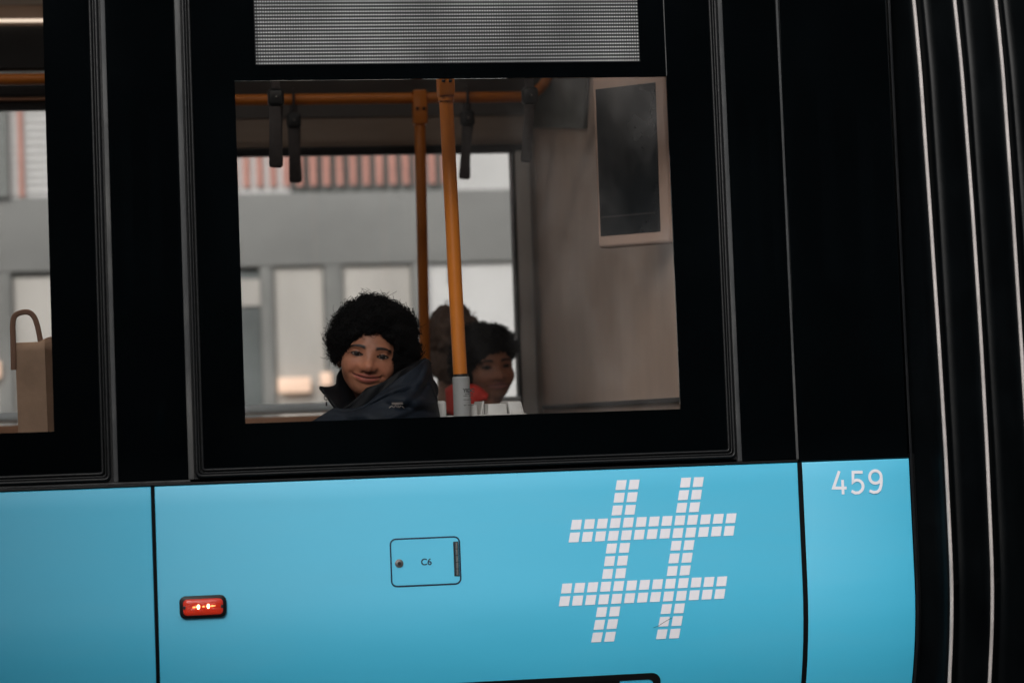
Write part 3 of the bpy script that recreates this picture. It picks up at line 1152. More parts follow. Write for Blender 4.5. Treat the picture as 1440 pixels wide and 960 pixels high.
# ------------------------------------------------------------------ rails and poles
RY_ = 1.9
zr = 2.459
b = MB()
pts = [(-0.0, RY_, zr), (1.25, RY_, zr)] + [(1.25 + 0.10 * math.sin(R(a)), RY_, zr + 0.10 * (1 - math.cos(R(a)))) for a in range(10, 91, 10)] + [(1.35, RY_, 2.66), (1.35, RY_, 2.82)]
pts = [p for p in pts if p[0] < 1.292 or True]
pts = [(min(p[0], 1.292 - 0.017) if False else p[0] - 0.007, p[1], p[2]) for p in pts]
b.tube(pts, 0.0165, 14)
b.build('handrail', M['orange'], tram, smooth=SM)
b = MB()
b.tube([(-2.6, RY_, 2.527), (-0.06, RY_, 2.527), (-0.03, RY_, 2.54), (-0.02, RY_, 2.82)], 0.0165, 14)
b.build('handrail', M['orange'], tram, smooth=SM)
b = MB()
b.tube([(0.06, 1.0, 2.47), (1.24, 1.0, 2.47)], 0.0165, 14)
b.tube([(0.1, 1.0, 2.486), (0.1, 1.0, 2.82)], 0.012, 10)
b.tube([(1.2, 1.0, 2.486), (1.2, 1.0, 2.82)], 0.012, 10)
b.build('handrail', M['orange'], tram, smooth=SM)

# rear pole under its clamp
b = MB()
b.tube([(0.9415, RY_, 2.45), (0.9325, RY_, 1.69), (0.925, RY_, 0.546)], 0.0165, 16)
pole = b.build('grab_pole', M['orange'], tram, smooth=SM)
b = MB()
b.box((0.920, RY_ - 0.024, 2.378), (0.963, RY_ + 0.022, 2.482), 0.007, 2)
br = b.build('clamp', M['orange'], pole, smooth=SM)
for dx in (-0.010, 0.010):
    b = MB()
    bmesh.ops.create_icosphere(b.bm, subdivisions=2, radius=0.005, matrix=Matrix.Translation((0.9415 + dx, RY_ - 0.025, 2.425)))
    b.build('screw', M['dark_steel'], pole, smooth=True)
# front pole
FY = 0.5
b = MB()
b.tube([(0.8215, FY, 2.82), (0.8215, FY, 2.26), (0.8290, FY, 1.822), (0.8350, FY, 1.56)], 0.0170, 20)
fpole = b.build('grab_pole', M['orange'], tram, smooth=SM)
b = MB()
b.box((0.8015, FY - 0.023, 2.272), (0.8415, FY + 0.023, 2.42), 0.007, 2)
b.tube([(0.8215, FY, 2.262), (0.8215, FY, 2.275)], 0.0195, 20)
b.build('clamp', M['orange'], fpole, smooth=SM)
for dx in (-0.0085, 0.0085):
    b = MB()
    bmesh.ops.create_icosphere(b.bm, subdivisions=2, radius=0.0045, matrix=Matrix.Translation((0.8215 + dx, FY - 0.0235, 2.3085)))
    b.build('screw', M['dark_steel'], fpole, smooth=True)
b = MB()
b.tube([(0.8350, FY, 1.607), (0.8352, FY, 1.599)], 0.0185, 20)
b.build('collar_ring', M['black_ink'], fpole, smooth=SM)
b = MB()
b.tube([(0.8352, FY, 1.6005), (0.8352, FY, 1.5985), (0.8362, FY, 1.53), (0.8362, FY, 1.485)], [0.0190, 0.0208, 0.0212, 0.0216], 28)
b.build('collar', M['collar'], fpole, smooth=SM)
b = MB()
b.tube([(0.8362, FY, 1.49), (0.84, FY, 0.546)], 0.017, 16)
b.build('lower_tube', M['orange'], fpole, smooth=SM)

# ------------------------------------------------------------------ seats
def seat(name, x0, x1, y0, y1, zc, back_x, zb):
    """moulded seat: cushion, shell back, pedestal"""
    b = MB()
    b.box((x0, y0, zc - 0.05), (x1, y1, zc), 0.02, 3)
    s = b.build(name, M['seat'], tram, smooth=SM)
    b = MB()
    b.box((x0 + 0.02, y0 + 0.02, zc + 0.001), (x1 - 0.02, y1 - 0.02, zc + 0.03), 0.012, 3)
    b.build('cushion', M['seat_fabric'], s, smooth=SM)
    b = MB()
    b.box((back_x - 0.025, y0, zc - 0.02), (back_x + 0.025, y1, zb), 0.02, 3)
    b.build('backrest', M['seat'], s, smooth=SM)
    b = MB()
    b.box(((x0 + x1) / 2 - 0.12, y0 + 0.08, 0.546), ((x0 + x1) / 2 + 0.12, y1 - 0.08, zc - 0.051), 0.02)
    b.build('pedestal', M['dark'], s, smooth=SM)
    return s


s1 = seat('seat', 0.36, 0.80, 0.22, 0.78, 0.945, 0.835, 1.46)
# moulded grab handle along the top of the seat backs
b = MB()
b.box((0.775, 0.505, 1.40), (0.998, 0.66, 1.5085), 0.008, 3)
b.box((0.772, 0.500, 1.44), (0.7985, 0.60, 1.5445), 0.007, 3)


def wedge(xa, xb, ya, yb, z0, z1, skew, topin=0.004, bev=0.004):
    bb = bmesh.new()
    P = [(xa, ya, z0), (xb, ya, z0), (xb, yb, z0), (xa, yb, z0),
         (xa + skew + topin, ya + 0.006, z1), (xb + skew - topin, ya + 0.006, z1), (xb + skew - topin, yb, z1 + 0.001), (xa + skew + topin, yb, z1 + 0.001)]
    vs = [bb.verts.new(p) for p in P]
    for f in ((0, 1, 2, 3), (4, 5, 6, 7), (0, 1, 5, 4), (1, 2, 6, 5), (2, 3, 7, 6), (3, 0, 4, 7)):
        bb.faces.new([vs[k] for k in f])
    bmesh.ops.recalc_face_normals(bb, faces=bb.faces[:])
    bmesh.ops.bevel(bb, geom=bb.edges[:], offset=bev, segments=2, affect='EDGES', profile=0.5)
    b.add(bb)


wedge(0.857, 0.878, 0.53, 0.62, 1.500, 1.5345, 0.004)
wedge(0.886, 0.898, 0.56, 0.70, 1.500, 1.541, 0.006)
wedge(0.899, 0.949, 0.52, 0.68, 1.490, 1.5335, 0.002, 0.002, 0.003)
wedge(0.957, 0.996, 0.525, 0.66, 1.490, 1.5385, -0.008, 0.002, 0.006)
b.build('grab_handle', M['handle'], s1, smooth=SM)
seat('seat', 0.92, 1.27, 1.50, 1.92, 0.945, 1.245, 1.44)
seat('seat', 0.88, 1.24, 1.95, 2.30, 1.00, 1.225, 1.44)
# wheel box under the left window
b = MB()
b.box((-0.9, 0.10, 0.546), (0.15, 0.62, 1.42), 0.03, 3)
b.build('wheel_box', M['wall_grey'], tram, smooth=SM)

# ------------------------------------------------------------------ hanging straps
def make_strap(z_rail, y, x, zblock, zend, tilt, label, wide=0.030):
    t = thing('hanging_strap', (x, y, z_rail), label, 'hand strap', 'hand straps hanging from the rails')
    b = MB()
    b.tube([(x + 0.0205 * math.cos(a), y, z_rail + 0.0205 * math.sin(a)) if False else (x + dx, y + 0.0205 * math.sin(a), z_rail + 0.0205 * math.cos(a)) for dx, a in [(0, 2 * math.pi * k / 16) for k in range(16)]], 0.006, 8, closed=True, flat=(0.004, 0.016))
    if z_rail - zblock > 0.06:
        b.box((x - 0.012, y - 0.006, zblock), (x + 0.012, y + 0.006, z_rail - 0.016), 0.003)
    b.build('hanger', M['strap'], t, smooth=SM)
    b = MB()
    b.box((x - 0.021, y - 0.018, zblock - 0.023), (x + 0.021, y + 0.018, zblock + 0.023), 0.010, 3)
    b.build('clamp', M['buckle'], t, smooth=SM)
    b = MB()
    L = zblock - 0.02 - zend
    pts = []
    for k in range(15):
        s_ = k / 14
        pts.append((x + tilt * s_ * L - 0.004, y - 0.007 - 0.016 * math.sin(math.pi * s_), zblock - 0.02 - L * s_))
    pts2 = []
    for k in range(7):
        a = math.pi * k / 6
        pts2.append((x + tilt * L - 0.002, y - 0.007 * math.cos(a), zend - 0.008 * math.sin(a)))
    pts3 = []
    for k in range(14, -1, -1):
        s_ = k / 14
        pts3.append((x + tilt * s_ * L + 0.004, y + 0.007 + 0.030 * math.sin(math.pi * s_), zblock - 0.02 - L * s_))
    b.tube(pts + pts2 + pts3, 0.01, 8, flat=(0.0022, wide / 2))
    b.build('loop', M['strap'], t, smooth=SM)
    b = MB()
    bmesh.ops.create_icosphere(b.bm, subdivisions=2, radius=0.0035, matrix=Matrix.Translation((x, y - 0.0185, zblock)))
    b.build('rivet', M['steel'], t, smooth=True)
    return t


make_strap(2.47, 1.0, 0.4495, 2.343, 2.172, -0.03, 'short grey hand strap nearest the left edge of the main window')
make_strap(2.47, 1.0, 1.1155, 2.340, 2.176, -0.10, 'grey hand strap beside the bent end of the orange rail', 0.026)
make_strap(zr, RY_, 0.5655, 2.396, 2.222, 0.0, 'long dark hand strap whose loop ends lowest, second from the left', 0.032)
make_strap(zr, RY_, 1.0845, 2.396, 2.224, -0.09, 'grey hand strap hanging just right of the front orange pole')

# ------------------------------------------------------------------ paper bag
bag = thing('paper_bag', (-0.15, 0.42, 1.42), 'brown kraft paper carrier bag standing behind the left window', 'bag')
BZ0, BZ1 = 1.422, 1.706
A = Vector((-0.204, 0.36)); B = Vector((-0.138, 0.345)); Cc = Vector((-0.088, 0.47)); Dd = Vector((-0.158, 0.49))
b = MB()
rows = []
nh = 14
for k in range(nh + 1):
    s_ = k / nh
    z = BZ0 + (BZ1 - BZ0) * s_
    row = []
    for P_, Q_ in ((A, B), (B, Cc), (Cc, Dd), (Dd, A)):
        for j in range(6):
            u = j / 6
            q = P_.lerp(Q_, u)
            bulge = 0.004 * math.sin(math.pi * u) * (0.6 + 0.4 * math.sin(7 * s_ + 3 * u)) * (1 if (P_ is A or P_ is Cc) else -1.6 * s_)
            nrm = Vector((Q_.y - P_.y, -(Q_.x - P_.x))).normalized()
            q = q + nrm * bulge
            zz_ = z
            if k == nh and P_ is B:
                zz_ += 0.018 * (0.5 - abs(u - 0.6)) + 0.008
            row.append(Vector((q.x + 0.003 * (1 - s_), q.y, zz_)))
    row.append(row[0].copy())
    rows.append(row)
b.grid(rows)
bmesh.ops.remove_doubles(b.bm, verts=b.bm.verts[:], dist=1e-5)
bo = b.build('body', M['kraft'], bag, smooth=R(40))
md = bo.modifiers.new('thickness', 'SOLIDIFY')
md.thickness = 0.0012


def bag_handle(px_pts, Y):
    P = [at(x, y, Y) for x, y in px_pts]
    # smooth
    Q = []
    for i in range(len(P) - 1):
        p_1 = P[max(i - 1, 0)]; p2 = P[i + 1]; p3 = P[min(i + 2, len(P) - 1)]
        for k in range(5):
            t = k / 5
            a0 = P[i]
            m0 = (p2 - p_1) / 2; m1 = (p3 - a0) / 2
            Q.append(a0 * (2 * t**3 - 3 * t**2 + 1) + m0 * (t**3 - 2 * t**2 + t) + p2 * (-2 * t**3 + 3 * t**2) + m1 * (t**3 - t**2))
    Q.append(P[-1])
    bb = MB()
    bb.tube(Q, 0.01, 8, flat=(0.0030, 0.0062))
    return bb.build('handle', M['kraft_dark'], bag, smooth=SM)


bag_handle([(19, 520), (18.5, 480), (18, 455), (22, 443), (36, 438.5), (46, 443), (52, 456), (57, 480), (60, 500)], 0.354)


# ------------------------------------------------------------------ people
def smin(a, b, k):
    h = np.clip(0.5 + 0.5 * (b - a) / k, 0, 1)
    return b * (1 - h) + a * h - k * h * (1 - h)


def smax(a, b, k):
    return -smin(-a, -b, k)


def ell(P, c, r):
    x, y, z = (P[0] - c[0]) / r[0], (P[1] - c[1]) / r[1], (P[2] - c[2]) / r[2]
    k0 = np.sqrt(x * x + y * y + z * z) + 1e-9
    x2, y2, z2 = x / r[0], y / r[1], z / r[2]
    k1 = np.sqrt(x2 * x2 + y2 * y2 + z2 * z2) + 1e-9
    return k0 * (k0 - 1) / k1


def sph(P, c, r):
    return np.sqrt((P[0] - c[0])**2 + (P[1] - c[1])**2 + (P[2] - c[2])**2) - r


def cap(P, a, b, ra, rb):
    a = np.array(a, float); b = np.array(b, float)
    ba = b - a
    pa = (P[0] - a[0], P[1] - a[1], P[2] - a[2])
    h = np.clip((pa[0] * ba[0] + pa[1] * ba[1] + pa[2] * ba[2]) / (ba @ ba + 1e-12), 0, 1)
    d = np.sqrt((pa[0] - ba[0] * h)**2 + (pa[1] - ba[1] * h)**2 + (pa[2] - ba[2] * h)**2)
    return d - (ra + (rb - ra) * h)


def surface_net(F, xs, ys, zs):
    """naive surface nets on a rectilinear grid -> verts, quads"""
    ins = F < 0
    nx, ny, nz = F.shape
    cs = np.zeros((nx - 1, ny - 1, nz - 1), np.int8)
    for dx in (0, 1):
        for dy in (0, 1):
            for dz in (0, 1):
                cs += ins[dx:nx - 1 + dx, dy:ny - 1 + dy, dz:nz - 1 + dz]
    act = (cs > 0) & (cs < 8)
    I, J, K = np.nonzero(act)
    idx = -np.ones(act.shape, np.int64)
    idx[I, J, K] = np.arange(len(I))
    acc = np.zeros((len(I), 3)); cnt = np.zeros(len(I))
    ax = (xs, ys, zs)
    for axis in range(3):
        o1, o2 = [a for a in range(3) if a != axis]
        for p in (0, 1):
            for q in (0, 1):
                A_ = [I.copy(), J.copy(), K.copy()]
                A_[o1] = A_[o1] + p; A_[o2] = A_[o2] + q
                B_ = [a.copy() for a in A_]
                B_[axis] = B_[axis] + 1
                fa = F[A_[0], A_[1], A_[2]]; fb = F[B_[0], B_[1], B_[2]]
                mk = (fa < 0) != (fb < 0)
                t = np.where(mk, fa / np.where(mk, fa - fb, 1), 0)
                pt = np.stack([xs[A_[0]], ys[A_[1]], zs[A_[2]]], 1)
                pt[:, axis] += t * (ax[axis][B_[axis]] - ax[axis][A_[axis]])
                acc[mk] += pt[mk]; cnt[mk] += 1
    verts = acc / cnt[:, None]
    quads = []
    for axis in range(3):
        o1, o2 = [(1, 2), (2, 0), (0, 1)][axis]
        sa = [slice(None)] * 3; sb = [slice(None)] * 3
        sa[axis] = slice(0, -1); sb[axis] = slice(1, None)
        d = ins[tuple(sa)] != ins[tuple(sb)]
        E = list(np.nonzero(d))
        ok = (E[o1] > 0) & (E[o2] > 0) & (E[o1] < F.shape[o1] - 1) & (E[o2] < F.shape[o2] - 1)
        E = [e[ok] for e in E]
        flip = ins[E[0], E[1], E[2]]
        c = []
        for p, q in ((-1, -1), (0, -1), (0, 0), (-1, 0)):
            D = [e.copy() for e in E]
            D[o1] = D[o1] + p; D[o2] = D[o2] + q
            c.append(idx[D[0], D[1], D[2]])
        qd = np.stack(c, 1)
        qd[~flip] = qd[~flip][:, ::-1]
        quads.append(qd)
    return verts, np.concatenate(quads)


def axis_pts(lo, hi, f0, f1, fine, coarse):
    a = list(np.arange(lo, f0, coarse)) + list(np.arange(f0, f1, fine)) + list(np.arange(f1, hi + coarse, coarse))
    return np.array(a)


def sdf_mesh(name, fn, ranges, m, parent=None, tone=None):
    xs, ys, zs = [axis_pts(*r) for r in ranges]
    X, Y, Z = np.meshgrid(xs, ys, zs, indexing='ij')
    F = fn((X, Y, Z)).astype(np.float64)
    v, q = surface_net(F, xs, ys, zs)
    me = bpy.data.meshes.new(name)
    me.from_pydata(v.tolist(), [], q.tolist())
    me.shade_smooth()
    if tone is not None:
        c = tone(v)
        at_ = me.color_attributes.new('tone', 'FLOAT_COLOR', 'POINT')
        at_.data.foreach_set('color', np.concatenate([c, np.ones((len(c), 1))], 1).astype(np.float32).ravel())
    if parent is None:
        o = bpy.data.objects.new(name, me)
        me.materials.append(m)
        col.objects.link(o)
        return o
    return link(name, me, m, parent)


def rotm(yaw, pitch, roll):
    Rz = Matrix.Rotation(yaw, 3, 'Z'); Rx = Matrix.Rotation(pitch, 3, 'X'); Ry = Matrix.Rotation(roll, 3, 'Y')
    return np.array(Rz @ Rx @ Ry)


EYE = 0.0325


def mouth_line(x, smile):
    return -0.0575 + smile * 0.0060 * (x / 0.034)**2


def head_sdf(P, smile=1.0):
    x, y, z = P
    ax = np.abs(x)
    S = (ax, y, z)
    d = ell(P, (0, 0.012, 0.030), (0.070, 0.088, 0.082))
    face = ell(P, (0, -0.020, -0.026), (0.0655, 0.062, 0.074))
    d = smin(d, face, 0.03)
    d = smin(d, ell(P, (0, -0.045, -0.078), (0.026, 0.024, 0.020)), 0.028)          # chin
    d = smin(d, ell(S, (0.038, -0.050, -0.031), (0.024, 0.021, 0.022 + 0.002 * smile)), 0.018)   # cheeks
    d = smin(d, ell(S, (0.026, -0.0685, 0.0180), (0.024, 0.010, 0.007)), 0.012)       # brow
    d = smax(d, -ell(S, (EYE, -0.092, -0.001), (0.0165, 0.014, 0.0105)), 0.014)      # sockets
    # nose
    n = cap(P, (0, -0.0715, 0.004), (0, -0.0890, -0.030), 0.0070, 0.0095)
    n = smin(n, sph(P, (0, -0.0905, -0.0315), 0.0122), 0.010)
    n = smin(n, ell(S, (0.0148, -0.0815, -0.0345), (0.0092, 0.0100, 0.0078)), 0.009)
    d = smin(d, n, 0.013)
    d = smax(d, -ell(S, (0.0080, -0.0865, -0.0418), (0.0030, 0.0040, 0.0022)), 0.003)   # nostrils
    # lips
    mz = mouth_line(x, smile)
    ly = -0.0765 + 9.5 * x * x
    w = np.clip(1 - (ax / 0.036)**2, 0, 1)
    up = np.sqrt((y - ly)**2 + ((z - mz - 0.0040) * 1.15)**2) - 0.0062 * w - 0.0004
    lo = np.sqrt((y - ly - 0.0004)**2 + ((z - mz + 0.0052) * 1.05)**2) - 0.0086 * w - 0.0004
    far = np.clip((ax - 0.037) * 2, 0, None)
    d = smin(d, smin(up, lo, 0.0015) + far, 0.005)
    crease = np.sqrt((y - ly + 0.0045)**2 + ((z - mz) * 1.6)**2) - 0.0030 + np.clip((ax - 0.036) * 2, 0, None)
    d = smax(d, -crease, 0.0025)
    # folds of the smile
    if smile > 0.3:
        fo = cap(S, (0.0265, -0.0865, -0.038), (0.0425, -0.0715, -0.055), 0.0026, 0.0030)
        d = smax(d, -fo, 0.012)
        d = smax(d, -sph(S, (0.0395, -0.0700, -0.0525), 0.0040), 0.006)
    # eyelids with an almond opening
    lid = sph(S, (EYE, -0.0635, -0.001), 0.0135)
    oz = z + 0.0015 - 0.06 * (ax - EYE)
    h_ = (0.0045 if smile > 0.3 else 0.0042) * np.clip(1 - ((ax - EYE) / 0.0135)**2, -1, 1)
    slit = np.maximum(np.abs(oz) - h_, np.abs(y + 0.080) - 0.012)
    lid = np.maximum(lid, -np.maximum(slit, -(sph(S, (EYE, -0.0635, -0.001), 0.0118))))
    d = smin(d, lid, 0.0025)
    d = np.maximum(d, -np.maximum(slit, np.maximum(sph(S, (EYE, -0.0635, -0.001), 0.0155), -sph(S, (EYE, -0.0635, -0.001), 0.0118))))
    # ears
    ear = ell(S, (0.0700, 0.012, -0.012), (0.009, 0.020, 0.031))
    ear = smax(ear, -ell(S, (0.0790, 0.006, -0.010), (0.006, 0.011, 0.019)), 0.004)
    d = smin(d, ear, 0.006)
    return d


SKINS = {'warm': ((0.37, 0.155, 0.090), (0.33, 0.095, 0.07)), 'deep': ((0.31, 0.14, 0.085), (0.30, 0.11, 0.09)), 'pale': ((0.5, 0.34, 0.27), (0.45, 0.2, 0.17))}


def make_person(name, label, head_c, Rh, s, hip, fdir, skin, smile, fine, jacket_mat, group=None, shoulder=0.155, lift=0.0):
    base = Vector((hip[0], hip[1], 0.546))
    head_c = np.array(head_c); fdir = np.array([fdir[0], fdir[1], 0.0]); fdir /= np.linalg.norm(fdir)
    lat = np.array([-fdir[1], fdir[0], 0.0])
    up = np.array([0, 0, 1.0])
    hip = np.array(hip)

    def B(l, f, u):
        return hip + lat * l + fdir * f + up * u

    def headP(P):
        q = [(P[i] - head_c[i]) / s for i in range(3)]
        return tuple(Rh[0][i] * q[0] + Rh[1][i] * q[1] + Rh[2][i] * q[2] for i in range(3))
    nb = B(0, 0.0, 0.45 + lift)
    jaw = head_c + Rh @ np.array([0, 0.018, -0.05]) * s

    def limb_set(P, g):
        d = ell_rot(P, B(0, 0, 0.26 + lift * 0.6), (0.150 + g, 0.100 + g, 0.215 + g))
        d = smin(d, ell_rot(P, B(0, 0, 0.03), (0.150 + g, 0.115 + g, 0.12 + g)), 0.06)
        for sg in (-1, 1):
            d = smin(d, cap(P, B(0, 0.0, 0.40 + lift), B(sg * shoulder, -0.005, 0.375 + lift), 0.050 + g, 0.048 + g), 0.04)
            d = smin(d, cap(P, B(sg * shoulder, -0.005, 0.372 + lift), B(sg * (shoulder + 0.045), -0.02, 0.14), 0.046 + g, 0.038 + g), 0.025)
            d = smin(d, cap(P, B(sg * (shoulder + 0.045), -0.02, 0.14), B(sg * 0.10, 0.13, 0.10), 0.038 + g, 0.030 + g), 0.02)
        return d

    def ell_rot(P, c, r):
        q = [P[i] - c[i] for i in range(3)]
        return ell((q[0] * lat[0] + q[1] * lat[1], q[0] * fdir[0] + q[1] * fdir[1], q[2]), (0, 0, 0), r)

    def legs(P, g):
        d = None
        for sg in (-1, 1):
            a, k_, f_ = B(sg * 0.085, 0.02, 0.0), B(sg * 0.095, 0.40, 0.005), B(sg * 0.095, 0.38, hip_drop)
            e = smin(cap(P, a, k_, 0.072 + g, 0.052 + g), cap(P, k_, f_, 0.050 + g, 0.034 + g), 0.03)
            d = e if d is None else smin(d, e, 0.01)
        d = smin(d, ell_rot(P, B(0, 0, 0.02), (0.150 + g, 0.115 + g, 0.10 + g)), 0.05)
        return d

    def feet(P, g):
        d = None
        for sg in (-1, 1):
            e = cap(P, B(sg * 0.095, 0.37, hip_drop - 0.045), B(sg * 0.10, 0.50, hip_drop - 0.06), 0.036 + g, 0.030 + g)
            d = e if d is None else np.minimum(d, e)
        return d
    hip_drop = 0.546 + 0.105 - hip[2]

    def body(P):
        hd = head_sdf(headP(P), smile) * s
        neck = cap(P, jaw, nb, 0.047 * s, 0.055 * s)
        d = smin(hd, neck, 0.02)
        d = smin(d, limb_set(P, -0.012), 0.03)
        d = smin(d, legs(P, -0.012), 0.03)
        d = smin(d, feet(P, -0.010), 0.02)
        return d
    sk, lip = SKINS[skin]

    def tone(v):
        h = headP((v[:, 0], v[:, 1], v[:, 2]))
        x, y, z = h
        ax = np.abs(x)
        c = np.tile(np.array(sk), (len(v), 1))
        # warmer cheeks and nose
        blush = np.exp(-((ax - 0.036)**2 + (z + 0.032)**2) / 0.0004) + 0.7 * np.exp(-(x**2 + (z + 0.034)**2) / 0.00015)
        c = c * (1 + 0.12 * blush[:, None] * np.array([1.0, 0.2, 0.1]))
        frt = y < -0.04
        mz = mouth_line(x, smile)
        w = np.clip(1 - (ax / 0.036)**2, 0, 1)
        lipm = frt & (ax < 0.036) & (z < mz + 0.0085 * w + 0.0008) & (z > mz - 0.0115 * w - 0.0008)
        c[lipm] = lip
        cr = frt & (ax < 0.037) & (np.abs(z - mz) < 0.0016)
        c[cr] = np.array(lip) * 0.25
        # brows
        tb = np.clip((ax - 0.013) / 0.042, 0, 1)
        bz = 0.0164 + 0.0044 * np.sin(math.pi * tb * 0.85) - 0.005 * tb**2
        bw = 0.0034 * (1 - 0.5 * tb)
        e = np.clip(1.8 - np.abs(z - bz) / (bw + 1e-5), 0, 1) * np.clip((ax - 0.010) / 0.006, 0, 1) * np.clip((0.056 - ax) / 0.006, 0, 1) * frt
        c = c * (1 - e[:, None]) + np.array([0.008, 0.005, 0.004]) * e[:, None]
        # lash line round the opening
        oz = z + 0.0015 - 0.06 * (ax - EYE)
        hh = (0.0045 if smile > 0.3 else 0.0042) * np.clip(1 - ((ax - EYE) / 0.0140)**2, 0, 1)
        l_ = frt & (np.abs(ax - EYE) < 0.0155) & (np.abs(oz) < hh + 0.0028) & (oz > -hh - 0.0012)
        c[l_] = (0.02, 0.012, 0.009)
        # skin softly darker round the sockets
        so_ = np.exp(-((ax - EYE)**2 / 0.00035 + (z + 0.001)**2 / 0.00012)) * frt
        return c * (1 - 0.22 * so_[:, None] * ~l_[:, None])
    hc = head_c
    f = fine
    lo = np.minimum(B(-0.3, -0.22, 0), B(0.3, 0.6, 0)); hi = np.maximum(B(-0.3, -0.22, 0), B(0.3, 0.6, 0))
    lo = np.minimum(lo, np.minimum(B(0.3, -0.22, 0), B(-0.3, 0.6, 0))); hi = np.maximum(hi, np.maximum(B(0.3, -0.22, 0), B(-0.3, 0.6, 0)))
    hr = 0.125 * s
    lo = np.minimum(lo, hc - hr - .01); hi = np.maximum(hi, hc + hr + .01)
    rg = ((lo[0], hi[0], hc[0] - 0.095 * s, hc[0] + 0.095 * s, f, 0.02),
          (lo[1], hi[1], hc[1] - 0.115 * s, hc[1] + 0.06 * s, f, 0.02),
          (0.50, hc[2] + 0.135 * s, hc[2] - 0.115 * s, hc[2] + 0.135 * s, f, 0.02))
    person = sdf_mesh('person', body, rg, M['skin'], None, tone)
    # move origin to the base of the figure
    person.location = base
    for v in person.data.vertices:
        v.co -= base
    tag(person, label, 'person', group)
    # eyeballs
    for sg in (-1, 1):
        me = bpy.data.meshes.new('eye')
        bm = bmesh.new()
        bmesh.ops.create_uvsphere(bm, u_segments=32, v_segments=24, radius=0.0122 * s)
        cl = []
        cen = head_c + Rh @ np.array([sg * EYE, -0.0635, -0.001]) * s
        gaze = Rh @ np.array([0.0, -1.0, 0.0])
        for v in bm.verts:
            dr = np.array(v.co) / (0.0122 * s)
            dt = dr @ gaze / np.linalg.norm(gaze)
            ang = math.acos(max(-1, min(1, dt)))
            cl.append((0.008, 0.006, 0.005) if ang < 0.30 else ((0.016, 0.008, 0.005) if ang < 0.66 else (0.20, 0.165, 0.15)))
            v.co += Vector(cen)
        bm.to_mesh(me)
        bm.free()
        ca = me.color_attributes.new('tone', 'FLOAT_COLOR', 'POINT')
        for i, c_ in enumerate(cl):
            ca.data[i].color = (*c_, 1)
        me.shade_smooth()
        link('eye', me, M['eye'], person)

    # clothes
    wob = lambda P: 0.0045 * np.sin(55 * P[2] + 6 * np.sin(9 * P[0]) + 5 * np.sin(11 * P[1])) + 0.004 * np.sin(38 * P[0] + 30 * P[2] + 4 * np.sin(20 * P[1])) + 0.003 * np.sin(70 * P[1] - 40 * P[2])

    def jk(P):
        d = limb_set(P, 0.014) + wob(P)
        hole = cap(P, nb, nb + up * 0.25, 0.060, 0.07)
        d = smax(d, -hole, 0.01)
        return smax(d, (hip[2] - 0.06) - P[2], 0.01)

    def tr(P):
        d = legs(P, 0.006) + 0.4 * wob(P)
        return smax(smax(d, P[2] - (hip[2] + 0.10), 0.01), 0.546 + 0.07 - P[2], 0.005)

    def sh(P):
        return smax(smax(feet(P, 0.008), 0.548 - P[2], 0.004), P[2] - (0.546 + 0.085), 0.008)
    rj = ((lo[0], hi[0], lo[0], hi[0], 0.011, 0.02), (lo[1], hi[1], lo[1], hi[1], 0.011, 0.02), (hip[2] - 0.09, nb[2] + 0.10, nb[2] - 0.18, nb[2] + 0.08, 0.008, 0.02))
    return person, headP, B, nb, (jk, tr, sh), (lo, hi)


def dress(person, fns, lohi, hip, nb, jm, extra=None, fine=0.012):
    jk, tr, sh = fns
    lo, hi = lohi
    f = (lambda P: smin(jk(P), extra(P), 0.02)) if extra else jk
    j = sdf_mesh('jacket', f, ((lo[0] - .05, hi[0] + .05, lo[0] - .05, hi[0] + .05, fine, 0.02), (lo[1] - .05, hi[1] + .05, lo[1] - .05, hi[1] + .05, fine, 0.02),
                               (hip[2] - 0.09, nb[2] + 0.22, nb[2] - 0.16, nb[2] + 0.20, fine * 0.8, 0.022)), jm, person)
    sdf_mesh('trousers', tr, ((lo[0], hi[0], 0, 0, 0.016, 0.016), (lo[1], hi[1], 0, 0, 0.016, 0.016), (0.55, hip[2] + 0.14, 0, 0, 0.016, 0.016)), M['jeans'], person)
    sdf_mesh('shoes', sh, ((lo[0], hi[0], 0, 0, 0.012, 0.012), (lo[1], hi[1], 0, 0, 0.012, 0.012), (0.53, 0.68, 0, 0, 0.012, 0.012)), M['shoe'], person)
    return j


def axis_plain(lo, hi, st):
    return (lo, hi, lo, lo, st, st)


